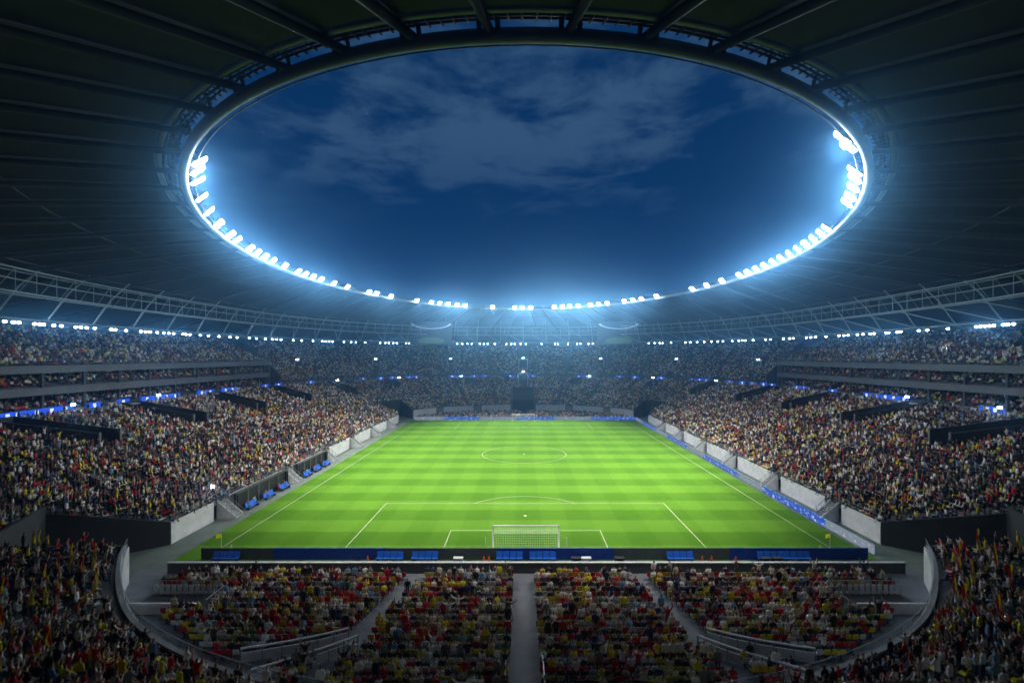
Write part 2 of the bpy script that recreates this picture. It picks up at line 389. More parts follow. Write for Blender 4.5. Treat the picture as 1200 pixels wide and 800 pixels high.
g = struct(b.build('pitch_markings', line_m)); tag(g, 'white painted lines of the football pitch', None)
# paving of the flat seating area at the near end
paving_m = mat('paving', (0.15, 0.16, 0.18), 0.85, noise=0.3, nscale=0.7, bump=0.2)
b = MB(); vs = np.linspace(0.5+0.27*0.5, 1-0.27*0.5, 60); fr = ev(C0, vs); fr = fr[fr[:,1] < -58]
n0 = 0
for i in range(len(fr)-1):
    p, q = fr[i], fr[i+1]; b.quad((p[0], p[1], 0.008), (q[0], q[1], 0.008), (q[0], -57.9, 0.008), (p[0], -57.9, 0.008))
g = struct(b.build('paving', paving_m)); tag(g, 'grey paved floor under the flat seating behind the near goal', None)

# ------------------------------------------------------------------ lower tier
def terrace(mb, v0, v1, r0, r1, step=0.0022):
    for row in range(r0, r1):
        vs = list(np.linspace(v0, v1, max(2, int((v1-v0)/step)+1))); skip = []
        for (cv, hw, ra, rb) in CUTS:
            if ra <= row < rb:
                for k in (-1, 0, 1):
                    a, c = cut_range(cv+k, hw, row)
                    if c > v0 and a < v1: vs += [max(a, v0), min(c, v1)]; skip.append((a, c))
        vs = np.array(sorted(set(vs)))
        f0, f1 = row/NL, (row+1)/NL; p0, p1 = low(vs, f0), low(vs, f1); z = low_z(vs, row); zp = low_z(vs, row-1) if row > r0 else z-0.35
        for i in range(len(vs)-1):
            mid = (vs[i]+vs[i+1])/2
            if any(a < mid < c for a, c in skip): continue
            A, B_, C_, D = p0[i], p0[i+1], p1[i+1], p1[i]
            mb.quad((A[0],A[1],z[i]),(D[0],D[1],z[i]),(C_[0],C_[1],z[i+1]),(B_[0],B_[1],z[i+1]))
            mb.quad((A[0],A[1],zp[i]),(A[0],A[1],z[i]),(B_[0],B_[1],z[i+1]),(B_[0],B_[1],zp[i+1]))
def rail_along(mb, pts, h, r=0.03, post=2.0, mid=True):
    P = [Vector(p) for p in pts]
    mb.tube([p+Vector((0,0,h)) for p in P], r, 5)
    if mid: mb.tube([p+Vector((0,0,h*0.5)) for p in P], r*0.7, 4)
    acc = 0
    for i in range(len(P)-1):
        L_ = (P[i+1]-P[i]).length
        while acc <= L_:
            q = P[i].lerp(P[i+1], acc/L_ if L_ > 0 else 0); mb.tube([q, q+Vector((0,0,h))], r*0.8, 4); acc += post
        acc -= L_
gd = {(l, n): (a, c) for a, c, l, n in gaps}
SECT = [('left', gd[(True, False)][1], gd[(True, True)][0], 'long grandstand full of seats along the left touchline'),
        ('right', gd[(False, True)][1]-1, gd[(False, False)][0], 'long grandstand full of seats along the right touchline'),
        ('far', gd[(False, False)][1], gd[(True, False)][0], 'curved grandstand behind the far goal with a dark central gate'),
        ('near', gd[(True, True)][1], gd[(False, True)][0], 'dark curved grandstand wrapping round the flat seats at the near end')]
STAIR_Y = {'left': [-42, -24, -7.5, 8, 23.5, 39], 'right': [-43, -28, -12.5, 3, 18.5, 34]}
FARGAPX = [-30, -17, 17, 30]
wall_count = {'left': 0, 'right': 0}
for nm, va, vb, lab in SECT:
    c = ev(C0, (va+vb)/2); root = empty('grandstand', (float(c[0]), float(c[1]), 0), lab, 'grandstand', 'lower grandstands')
    mb = MB(); terrace(mb, va, vb, 0, NL); mb.build('terrace', terrace_m, root)
    # end walls along the corner tunnels
    for ve in (va, vb):
        mb = MB(); k = 14
        for i in range(k):
            f0, f1 = i/k*GROWS/NL, (i+1)/k*GROWS/NL
            p, q = low(ve, f0), low(ve, f1); z0, z1 = float(low_z(ve, f0*NL))+0.35, float(low_z(ve, f1*NL))+0.35
            mb.wall(p, q, 0, z0, 0, z1, 0.3)
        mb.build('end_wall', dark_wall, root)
    # front wall, rail on top
    vs = np.linspace(va, vb, 120); P = ev(C0, vs); zt = z_front(vs)
    openings = []
    if nm in STAIR_Y: openings = [('y', y, 1.1) for y in STAIR_Y[nm]]
    if nm == 'far': openings = [('x', 0.0, 4.6)] + [('x', x, 1.0) for x in FARGAPX]
    runs = [[]]
    for i in range(len(vs)):
        hit = any(abs(P[i][1 if ax == 'y' else 0]-val) < hw for ax, val, hw in openings)
        if hit:
            if runs[-1]: runs.append([])
        else: runs[-1].append(i)
    mb = MB(); rb = MB()
    for run in runs:
        if len(run) < 2: continue
        wb = MB()
        for i, j in zip(run[:-1], run[1:]):
            wb.wall(P[i], P[j], 0, zt[i]+0.25, 0, zt[j]+0.25, 0.25)
        fw = wb.build('front_wall', white_wall, root)
        rb = MB(); rail_along(rb, [(P[i][0], P[i][1], zt[i]+0.25) for i in run], 0.75); ro = rb.build('railing', rail_m, root); ro.parent = fw
    if nm == 'near':
        mb = MB(); vn = np.linspace(va, vb, 160); zz = z_front(vn)
        for i in range(159):
            A, B_ = low(vn[i], 0), low(vn[i+1], 0); A2, B2 = low(vn[i], 0.012), low(vn[i+1], 0.012)
            mb.hexa([(*A, zz[i]+.26), (*B_, zz[i+1]+.26), (*B2, zz[i+1]+.26), (*A2, zz[i]+.26), (*A, zz[i]+.42), (*B_, zz[i+1]+.42), (*B2, zz[i+1]+.42), (*A2, zz[i]+.42)])
        mb.build('coping', concrete, root)
# the bowl above the corner tunnels
for gi, (a, c, left, near) in enumerate(gaps):
    p = low((a+c)/2, GROWS/NL); root = empty('corner_tunnel', (float(p[0]), float(p[1]), 0),
        'dark corner tunnel with seats above, at the %s %s corner of the pitch' % ('near' if near else 'far', 'left' if left else 'right'), 'tunnel', 'corner tunnels')
    mb = MB(); terrace(mb, a, c, GROWS, NL); mb.build('terrace', terrace_m, root)
    p, q = low(a, GROWS/NL), low(c, GROWS/NL); zt = float(low_z((a+c)/2, GROWS))
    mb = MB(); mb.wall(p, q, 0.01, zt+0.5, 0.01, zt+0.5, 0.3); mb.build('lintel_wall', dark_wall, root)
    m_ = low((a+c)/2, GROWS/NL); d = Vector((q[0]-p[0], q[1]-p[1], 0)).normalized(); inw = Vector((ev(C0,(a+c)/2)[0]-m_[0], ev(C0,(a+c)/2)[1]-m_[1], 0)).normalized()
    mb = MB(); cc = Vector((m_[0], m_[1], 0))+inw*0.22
    mb.wall((cc+d*-1.6).xy, (cc+d*1.6).xy, 0.02, 2.4, 0.02, 2.4, 0.12); mb.build('dark_panel', black_m, root)
    for k, off in enumerate((-2.6, 2.4)):
        t = MB(); q0 = cc+d*(off-1.1)+inw*0.15+Vector((0,0,zt-0.6)); q1 = cc+d*(off+1.1)+inw*0.15+Vector((0,0,zt-0.6)); t.tube([q0, q1], 0.09, 6); t.build('tube_light', tube_m, root)

# entrances (vomitories) with dark walls
lampm = MB(); lampm.box((0,0,0), (1.1,0.22,0.35)); lamp_house = lampm.mesh('lamp_housing', steel_dark)
ll = MB()
for k in (-0.3, 0.3): ll.dome((k,-0.17,0), 0.20, 8, 0, 0.9)
lamp_lens = ll.mesh('lamp_lens', rim_lens_m)
ENT_LAMP_W = 90.0
def small_lamp(pos, face, label):
    e = empty('wall_lamp', pos, label, 'lamp', 'twin lamps above the stand entrances', math.atan2(face[1], face[0]) + math.pi/2)
    hs = link('housing', lamp_house, e); link('lens', lamp_lens, hs)
    mb = MB(); mb.tube([(0,0.1,-0.2),(0,0.1,-1.4)], 0.06, 5); link('bracket', mb.mesh('lamp_bracket', steel_dark), e)
    L_ = bpy.data.lights.new('lamp_light', 'POINT'); L_.energy = ENT_LAMP_W; L_.color = (0.7, 0.88, 1.0); L_.shadow_soft_size = 0.2
    o = bpy.data.objects.new('lamp_light', L_); COL.objects.link(o); o.parent = e; o.location = (0,-0.5,0)
names_v = ['nearest', 'second', 'third', 'fourth', 'fifth', 'sixth']
for i, (cv, hw, ra, rb) in enumerate(VOM):
    side = 'left' if i < 6 else 'right'
    lab = ('dark walled stair entrance in the %s grandstand, %s from the camera' % (side, names_v[i % 6])) if i < 12 else \
          'dark walled stair entrance in the far grandstand, %s from left' % ORD[i-11]
    pc = low(cv, (ra+rb)/2/NL); root = empty('stand_entrance', (float(pc[0]), float(pc[1]), 0), lab, 'entrance', 'stair entrances of the lower grandstands')
    zfl = float(low_z(cv, ra))-0.35; ztop = float(low_z(cv, rb))
    cl, cr_ = [], []
    for row in (ra, rb):
        p = low(cv, row/NL); t = ev(C0, cv+1e-3)-ev(C0, cv-1e-3); t = low(cv+1e-4, row/NL)-low(cv-1e-4, row/NL); t = t/np.hypot(*t)
        cl.append(p-t*(hw+0.0)); cr_.append(p+t*(hw+0.0))
    for pair in (cl, cr_):
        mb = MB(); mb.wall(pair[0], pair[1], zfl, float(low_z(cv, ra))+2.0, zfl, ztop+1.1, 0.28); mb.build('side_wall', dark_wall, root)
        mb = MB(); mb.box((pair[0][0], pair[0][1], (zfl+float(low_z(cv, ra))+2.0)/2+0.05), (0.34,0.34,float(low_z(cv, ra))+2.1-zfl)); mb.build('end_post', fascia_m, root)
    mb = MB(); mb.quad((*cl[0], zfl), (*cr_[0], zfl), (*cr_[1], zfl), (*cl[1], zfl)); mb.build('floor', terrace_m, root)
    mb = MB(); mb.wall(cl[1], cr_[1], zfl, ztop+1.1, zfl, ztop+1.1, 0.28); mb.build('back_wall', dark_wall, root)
# far gate
root = empty('gate', (0, 78, 0), 'large dark gate in the middle of the far grandstand', 'gate')
for s in (-1, 1):
    mb = MB(); pa = low(0.25, 0); pb = low(0.25, 22/NL)
    mb.wall((s*4.5, pa[1]), (s*4.5, pb[1]), 0, 5.2, 0, float(low_z(0.25, 22))+0.9, 0.4); mb.build('side_wall', fascia_m, root)
mb = MB(); mb.wall((-4.3, pb[1]), (4.3, pb[1]), 0, float(low_z(0.25, 22))+1.0, 0, float(low_z(0.25, 22))+1.0, 0.4); mb.build('back_wall', dark_wall, root)
mb = MB(); mb.hexa([(-4.25,pa[1]+3,4.2),(4.25,pa[1]+3,4.2),(4.25,pb[1]-.3,6.6),(-4.25,pb[1]-.3,6.6),(-4.25,pa[1]+3,4.5),(4.25,pa[1]+3,4.5),(4.25,pb[1]-.3,6.9),(-4.25,pb[1]-.3,6.9)]); mb.build('canopy', dark_wall, root)
mb = MB(); mb.box((0, pa[1]+1.4, 2.0), (8.5, 0.2, 4.0)); mb.build('dark_panel', black_m, root)  # black panel stands in for the shade inside the open gateway

# ------------------------------------------------------------------ ribbon walkway, upper tiers
BOXY = 46.0                                       # the straight galleries on both sides end here
NU = 22
C1b = superq(79, 108, 2.6)
def up(v, f): return ev(C1b, v)*(1-f) + ev(C2, v)*f
def up_z(v, row):
    z0 = 13.2; return z0 + (25.6-z0)*(row/NU)
vs_all = np.linspace(0, 1, 4001)
py = up(vs_all, 0)[:,1]; px_ = up(vs_all, 0)[:,0]
def v_up(y, left):
    vs = np.linspace(0.26, 0.74, 4000) if left else np.concatenate([np.linspace(0.76, 1, 2000), np.linspace(0, 0.24, 2000)])
    return float(vs[np.argmin(np.abs(up(vs, 0)[:,1]-y))])
vLf, vLn, vRf, vRn = v_up(BOXY, True), v_up(-BOXY-20, True), v_up(BOXY, False), v_up(-BOXY-20, False)
def upper_terrace(mb, v0, v1, step=0.003):
    vs = np.linspace(v0, v1, max(2, int((v1-v0)/step)+1))
    for row in range(NU):
        p0, p1 = up(vs, row/NU), up(vs, (row+1)/NU); z = up_z(vs, row); zp = z-0.6
        for i in range(len(vs)-1):
            A, B_, C_, D = p0[i], p0[i+1], p1[i+1], p1[i]
            mb.quad((*A, z),(*D, z),(*C_, z),(*B_, z)); mb.quad((*A, zp),(*A, z),(*B_, z),(*B_, zp))
def walkway(mb, v0, v1, z=12.3):
    vs = np.linspace(v0, v1, 80); p0, p1 = ev(C1, vs), ev(C1b, vs)
    for i in range(79):
        mb.quad((*p0[i], z),(*p1[i], z),(*p1[i+1], z),(*p0[i+1], z)); mb.quad((*p0[i], z-0.8),(*p0[i], z),(*p0[i+1], z),(*p0[i+1], z-0.8))
for (v0, v1, lab) in ((vRf, vLf, 'upper grandstand of the far end rising to the roof edge'), (vLn, vRn, 'upper grandstand of the near end under the roof')):
    c = up((v0+v1)/2, 0); root = empty('upper_grandstand', (*map(float, c), 12), lab, 'grandstand', 'upper grandstands')
    mb = MB(); upper_terrace(mb, v0, v1); mb.build('terrace', terrace_m, root)
    mb = MB(); walkway(mb, v0, v1); mb.build('walkway', concrete, root)
    for ve in (v0, v1):
        mb = MB(); mb.wall(up(ve, 0), up(ve, 1), 12, 15.5, 12, 26.5, 0.3); mb.build('end_wall', fascia_m, root)
GAL_X, GAL_B = 79.0, 94.0
for s in (-1, 1):
    side = 'left' if s < 0 else 'right'
    y0, y1 = -BOXY-22, BOXY
    root = empty('gallery_stand', (s*80, 0, 12), 'three level gallery with pale concrete fascias above the %s grandstand' % side, 'grandstand', 'gallery stands')
    def slab(name, z, h, x0, x1, m, th=None):
        mb = MB(); mb.box((s*(x0+x1)/2, (y0+y1)/2, z), (abs(x1-x0), y1-y0, h)); return mb.build(name, m, root)
    slab('walkway', 12.15, 0.3, 75.5, 86, concrete)
    for nm_, z in (('floor_edge', 15.6), ('floor_edge', 19.2)):
        slab('fascia', z, 1.25, GAL_X, GAL_X+0.4, fascia_m)
        slab('floor_slab', z-0.3, 0.4, GAL_X+0.41, 86, concrete)
    for (zb, xs) in ((12.3, 80.2), (16.2, 80.2)):          # three short rows on each gallery
        mb = MB()
        for r in range(4): mb.box((s*(xs+0.5+r*1.0), (y0+y1)/2, zb+0.1+0.35*r/2), (1.0, y1-y0-1, 0.2+0.35*r))
        mb.build('terrace', terrace_m, root)
    slab('rear_wall', 16, 7.6, 85.6, 86.0, dark_wall)
    mb = MB()
    for r in range(16):
        x = 79.5+r*0.95; z = 19.6+r*0.40; mb.box((s*(x+0.475), (y0+y1)/2, z-0.4), (0.95, y1-y0-0.5, 0.8))
    mb.build('terrace', terrace_m, root)
    for ye in (y0, y1):
        mb = MB(); mb.hexa([(s*79.2,ye,12.3),(s*95,ye,12.3),(s*95,ye+0.4,12.3),(s*79.2,ye+0.4,12.3),(s*79.2,ye,20.6),(s*95,ye,27),(s*95,ye+0.4,27),(s*79.2,ye+0.4,20.6)]); mb.build('end_wall', fascia_m, root)
    k = 0
    for y in np.arange(y0+3, y1, 7.8):
        for zz in (13.7, 17.3):
            mb = MB(); mb.box((s*79.9, y, zz), (0.4, 0.42, 2.75)); mb.build('column', terrace_m, root)
    rb = MB(); rail_along(rb, [(s*79.2, y, 19.83) for y in np.arange(y0, y1+.1, 4)], 0.8); rb.build('railing', rail_m, root)
# ribbon of blue panels
ribbon_list = [(8,491),(20,489),(42,486),(60,484.5),(76,482),(110,477),(144,473),(172,469),(184,468),(195,466.5),(205,465.5),(236,462),(246,460.5),(264,458),(272,457),(311,453),(326,451),(364,448),
               (425,444),(446,443),(460,442.5),(480,442),(488,441.5),(530,440),(540,440),(556,439.5),(568,439),(598,438.5),(606,438.5),(616,438.5),(624,438.5),(678,439.5),(688,440),(726,441),(744,442),(775,442.5),
               (812,443),(820,443.5),(828,444),(855,445),(870,446),(882,446.5),(895,447.5),(905,448),(934,451),(942,452),(976,456),(1016,460),(1027,461.5),(1038,463),(1048,464),(1060,466),(1158,476),(1167,477)]
rv = np.linspace(0.0, 1.0, 8000); rp = low(rv, 0.985); rpx = VX+(rp[:,0]-CX)/np.maximum(rp[:,1]-CY, 1)*F
ribbon_px = []
for i, (x, y) in enumerate(ribbon_list):
    ok = (rp[:,1] > -75); k = np.where(ok, np.abs(rpx-x), 1e9)
    idx = int(np.argmin(k)); p = rp[idx]; t = low(rv[idx]+1e-4, 0.985)-low(rv[idx]-1e-4, 0.985); t /= np.hypot(*t)
    inn = ev(C0, rv[idx])-p; inn /= np.hypot(*inn); rz = math.atan2(t[1], t[0])
    if (math.cos(rz+math.pi/2)*inn[0]+math.sin(rz+math.pi/2)*inn[1]) > 0: rz += math.pi      # local -y faces the pitch
    e = empty('ribbon_screen', (float(p[0]), float(p[1]), 12.65), 'blue ribbon panel with white emblem on the walkway edge, %s panel from the left edge' % ordw(i+1), 'screen', 'blue ribbon panels', rz)
    W = 3.1; mb = MB(); mb.box((0,0,0), (W,0.2,1.15)); pn = link('panel', mb.mesh('ribbon_panel', ribbon_m), e)
    mb = MB()                                               # small shield
    sh = [(-0.34,0.40),(0.34,0.40),(0.34,-0.1),(0,-0.46),(-0.34,-0.1)]
    n = len(mb.v); mb.v += [(x_, -0.112, z_) for x_, z_ in sh]; mb.f.append((4,3,2,1,0)); mb.m.append(0)
    link('emblem', mb.mesh('ribbon_emblem', emblem_m), pn)
# rear wall of the bowl
b = MB(); vs = np.linspace(0, 1, 161); P = ev(superq(96.6, 126.6, 2.6), vs)
for i in range(160): b.wall(P[i], P[i+1], 20, 29, 20, 29, 0.3)
o = b.build('rear_wall', dark_wall); tag(o, 'dark rear wall closing the bowl under the roof edge', 'wall')

# ------------------------------------------------------------------ roof
NB = 72
def ring(t, off=0.0): return Vector(((50+off)*math.cos(t), (80+off)*math.sin(t), 0))
def outer(t):
    c, s = math.cos(t), math.sin(t); n = 2/2.6
    return Vector((math.copysign(97.5*abs(c)**n, c), math.copysign(127.5*abs(s)**n, s), 0))
ZR0, ZR1 = 39.3, 27.4
def roof_pt(t, k, dz=0.0):
    p = ring(t).lerp(outer(t), k); p.z = ZR0 + (ZR1-ZR0)*k + dz; return p
roof = empty('stadium_roof', (0, 0, 38), 'dark oval membrane roof with radial beams around a large sky opening', 'roof')
KS = [0.043, 0.24, 0.47, 0.72, 1.0]
for i in range(NB):
    t0, t1 = 2*math.pi*(i+0.5)/NB, 2*math.pi*(i+1.5)/NB
    for j in range(4):
        mb = MB(); nu, nv = 4, 3; n0 = len(mb.v)
        for a in range(nv+1):
            for c in range(nu+1):
                u, w = c/nu, a/nv; k = KS[j]+(KS[j+1]-KS[j])*(-0.004+1.008*w)
                uu = 0.001+0.998*u
                crown = (0.55*math.sin(math.pi*u) + (0.4 if c == 2 else 0)*max(0, 1-k*1.6))*min(1, (k-0.04)/0.12)
                mb.v.append(tuple(roof_pt(t0+(t1-t0)*uu, k, 0.75+crown-0.02*(j % 2))))
        for a in range(nv):
            for c in range(nu):
                q = n0+a*(nu+1)+c; mb.f.append((q, q+1, q+nu+2, q+nu+1)); mb.m.append(0)
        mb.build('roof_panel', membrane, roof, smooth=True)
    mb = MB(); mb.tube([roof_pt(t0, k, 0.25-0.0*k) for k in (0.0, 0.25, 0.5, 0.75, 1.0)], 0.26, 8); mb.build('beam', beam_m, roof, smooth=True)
ts = [2*math.pi*i/180 for i in range(180)]
mb = MB(); mb.tube([ring(t)+Vector((0,0,ZR0)) for t in ts], 0.42, 10, True); mb.build('ring_tube', ring_m, roof, smooth=True)
mb = MB(); mb.tube([roof_pt(t, 0.036, 0.85) for t in ts], 0.30, 8, True); mb.build('second_ring_tube', steel, roof, smooth=True)
for k_ in KS[1:4]:
    mb = MB(); mb.tube([roof_pt(t, k_, 0.55) for t in ts], 0.10, 5, True); mb.build('purlin', steel_dark, roof)
# dark ladder truss between the two tubes, and a thin service rail inside the ring
mb = MB()
for i in range(NB*6):
    t = 2*math.pi*(i+0.5)/(NB*6); mb.tube([roof_pt(t, 0.008, 0.6), roof_pt(t, 0.034, 0.85)], 0.07, 4)
for k_, zz in ((0.013, 0.7), (0.020, 0.75), (0.027, 0.8), (0.020, 1.6)): mb.tube([roof_pt(t, k_, zz) for t in ts], 0.10, 5, True)
for i in range(NB):
    t = 2*math.pi*(i+0.5)/NB
    for dt in (-0.010, 0.010):
        mb.tube([roof_pt(t+dt, 0.010, 0.1), roof_pt(t+dt, 0.020, 1.6), roof_pt(t+dt, 0.036, 0.8)], 0.15, 4)
mb.build('ladder_truss', steel_dark, roof)
mb = MB()
for off, zz, r in ((-0.95, 0.05, 0.05), (-0.45, 0.55, 0.05)): mb.tube([ring(t, off)+Vector((0,0,ZR0+zz)) for t in ts], r, 5, True)
for i in range(NB*2):
    t = 2*math.pi*i/(NB*2); mb.tube([ring(t, -0.95)+Vector((0,0,ZR0+0.05)), ring(t, -0.2)+Vector((0,0,ZR0+0.1))], 0.05, 4)
mb.build('service_rail', steel_dark, roof)

# ------------------------------------------------------------------ hanging ring truss
LC = superq(78, 97, 2.5); LA = superq(72, 95, 2.5)
truss = empty('ring_truss', (0, 0, 26), 'pale steel ladder truss hanging under the roof all around the bowl', 'truss')
tv = np.linspace(-0.17, 0.67, 150)      # open behind the camera
for z, C, r in ((33.2, LA, 0.13), (31.7, LA, 0.09), (30.0, LA, 0.13), (27.0, LC, 0.11)):
    P = ev(C, tv); mb = MB(); mb.tube([(p[0], p[1], z) for p in P], r, 6); mb.build('chord', truss_m, truss)
P2 = ev(superq(74, 97, 2.5), tv)
for z in (33.2, 30.0):
    mb = MB(); mb.tube([(p[0], p[1], z) for p in P2], 0.08, 5); mb.build('chord', truss_m, truss)
for i in range(144):
    v = i/144
    if 0.67 < v < 0.83: continue
    p = ev(LA, v); q = ev(superq(74, 97, 2.5), v); mb = MB()
    mb.tube([(p[0], p[1], 33.2), (p[0], p[1], 30.0)], 0.07, 4); mb.tube([(p[0], p[1], 33.2), (q[0], q[1], 30.0)], 0.05, 4); mb.build('rung', truss_m, truss)
def roof_z_at(x, y):
    best = None
    t = math.atan2(y/80, x/50); 
    lo, hi = 0.0, 1.0
    a, b_ = ring(t), outer(t); k = ((x-a.x)*(b_.x-a.x)+(y-a.y)*(b_.y-a.y))/((b_-a).length_squared); return ZR0+(ZR1-ZR0)*k+0.5
for i in range(60):
    v, vn = i/60, (i+0.62)/60
    if 0.66 < v < 0.83: continue
    p = ev(LA, v); q = ev(LC, v); q2 = ev(LC, vn); mb = MB()
    mb.tube([(q[0], q[1], 27.0), (p[0]*.5+q[0]*.5, p[1]*.5+q[1]*.5, 31.5), (p[0], p[1], max(33.5, roof_z_at(*p)))], 0.14, 5); mb.build('strut', truss_m, truss)
    mb = MB(); mb.tube([(q[0], q[1], 27.0), (*ev(LA, vn), 30.0)], 0.10, 5); mb.build('brace', truss_m, truss)
    mb = MB(); mb.tube([(q[0], q[1], 27.0), (*ev(C2, v), 27.4)], 0.08, 5); mb.build('tie', truss_m, truss)

# ------------------------------------------------------------------ floodlights on the roof ring
fl_px = [(229,188),(232,200),(231,212),(234,232),(242,250),(251,268),(264,283),(272,290),(288,300),(297,305),(306,310),(316,315),(330,321),(346,327),(355,330),(364,333),(374,336),(389,340),(405,344),(431,349),(440,350),(457,353),(488,357),(505,358),(515,359),(525,360),(535,361),(545,362),(577,364),(603,365),(612,365),(622,365),(650,364),(659,363),(668,363),(678,362),(692,361),(702,360),(712,359),(732,357),(742,355),(752,353),(770,350),(812,342),(829,338),(847,333),(868,327),(878,324),(888,321),(898,317),(908,313),(918,309),(928,304),(938,299),(948,293),(958,287),(967,281),(975,275),(1000,242),(1002,233),(1008,222),(1009,210),(1009,200),(1003,168),(995,156)]
hb = MB(); hb.box((0,0,0.25), (1.5,1.5,0.30)); hb.box((0,0,0.47), (1.0,1.0,0.16)); fl_house = hb.mesh('floodlight_housing', steel_dark)
lb = MB(); lb.dome((0,0,0.05), 0.34, 10, 0, 0.85); fl_lens = lb.mesh('floodlight_lens', lens_m)
yb = MB(); yb.tube([(-0.85,0,0.2),(-0.85,0,0.95),(0.85,0,0.95),(0.85,0,0.2)], 0.05, 5); fl_yoke = yb.mesh('floodlight_yoke', steel_dark)
tt = np.linspace(0, 2*math.pi, 3000); rp_ = np.array([ring(t, -1.2) for t in tt]); rz_ = ZR0+0.35
ppx, ppy = VX+(rp_[:,0]-CX)/(rp_[:,1]-CY)*F, VY+(CZ-rz_)/(rp_[:,1]-CY)*F
for i, (x, y) in enumerate(fl_px):
    k = int(np.argmin((ppx-x)**2+(ppy-y)**2)); p = Vector((rp_[k,0], rp_[k,1], rz_))
    tgt = Vector((0.20*p.x+random.uniform(-7,7), (0.45*p.y if p.y > 0 else 0.52*p.y)+random.uniform(-8,8), 0)); d = (tgt-p)
    e = empty('floodlight', p, 'bright white floodlight on the inner roof ring, %s counted from the left end' % ordw(i+1), 'floodlight', 'floodlights on the roof ring')
    e.rotation_euler = d.to_track_quat('-Z', 'Y').to_euler()
    hs = link('housing', fl_house, e); link('yoke', fl_yoke, e)
    for a in (-0.35, 0.35):
        for c in (-0.35, 0.35): link('lens', fl_lens, hs, (a, c, 0))
    L_ = bpy.data.lights.new('lamp_light', 'SPOT'); L_.energy = FLOOD*random.uniform(0.8, 1.2); L_.color = (1.0, 0.965, 0.875); L_.spot_size = R(91 if p.y > 40 else 95 if p.y > -15 else 88); L_.spot_blend = 1.0; L_.shadow_soft_size = 0.6
    o = bpy.data.objects.new('lamp_light', L_); COL.objects.link(o); o.parent = e; o.location = (0,0,-0.4)
    L_ = bpy.data.lights.new('lamp_spill', 'POINT'); L_.energy = SPILL*random.uniform(0.6, 1.4); L_.color = (0.62, 0.84, 1.0); L_.shadow_soft_size = 0.5
    o = bpy.data.objects.new('lamp_spill', L_); COL.objects.link(o); o.parent = e; o.location = (0,0,-0.75)

# ------------------------------------------------------------------ small lamps under the truss
k3 = 2.9625
rim_px = [x/k3 for x in (15,45,65,120,138,150,185,212,262,280,300,328,385,400,437,488,505,520,545,568,585,602,635,645,660,695,723,760,798,823,865,890,922,945,960,975,1018,1048,1087,1118,1130,1142,1155)]
rim_px += [400+x/k3 for x in (8,35,50,83,135,153,165,180,192,225,235,402,420,438,453,480,495,508,533,573,590,602,622,640,695,742,752,787,818,830,858,873,1068,1088,1105,1115,1145)]
rim_px += [800+x/k3 for x in (10,27,50,75,100,122,140,172,195,207,217,245,288,305,350,372,385,430,445,462,498,543,560,575,607,627,652,665,707,715,745,758,820,850,922,1020,1035,1050,1065,1080,1115,1130,1150)]
rb_ = MB(); rb_.box((0,0,0.22), (0.62,0.5,0.16)); rb_.tube([(0,0,0.2),(0,0,0.6)], 0.06, 5); rim_house = rb_.mesh('rim_housing', steel_dark)
rl_ = MB(); rl_.dome((0,-0.04,-0.02), 0.25, 10, 0, 0.85); rim_lens = rl_.mesh('rim_lens', rim_lens_m)
vv = np.linspace(0, 1, 8000); lp = ev(LC, vv); lpx = VX+(lp[:,0]-CX)/np.maximum(lp[:,1]-CY, 1)*F
far_ok = lp[:,1] > np.where(np.abs(lp[:,0]) > 60, -60, 0)
for i, x in enumerate(rim_px):
    k = int(np.argmin(np.where(far_ok, np.abs(lpx-x), 1e9))); p = lp[k]
    inn = -p/np.hypot(*p)
    e = empty('truss_lamp', (float(p[0]), float(p[1]), 26.4), 'small white lamp hanging under the ring truss, %s from the left edge' % ordw(i+1), 'lamp', 'small lamps under the ring truss', math.atan2(inn[1], inn[0])+math.pi/2)
    hs = link('housing', rim_house, e); link('lens', rim_lens, hs)
    L_ = bpy.data.lights.new('lamp_light', 'SPOT'); L_.energy = RIMW; L_.color = (0.50, 0.78, 1.0); L_.shadow_soft_size = 0.3; L_.spot_size = R(172); L_.spot_blend = 0.4
    o = bpy.data.objects.new('lamp_light', L_); COL.objects.link(o); o.parent = e; o.location = (0,-0.5,-0.1); o.rotation_euler = (R(-78), 0, 0)

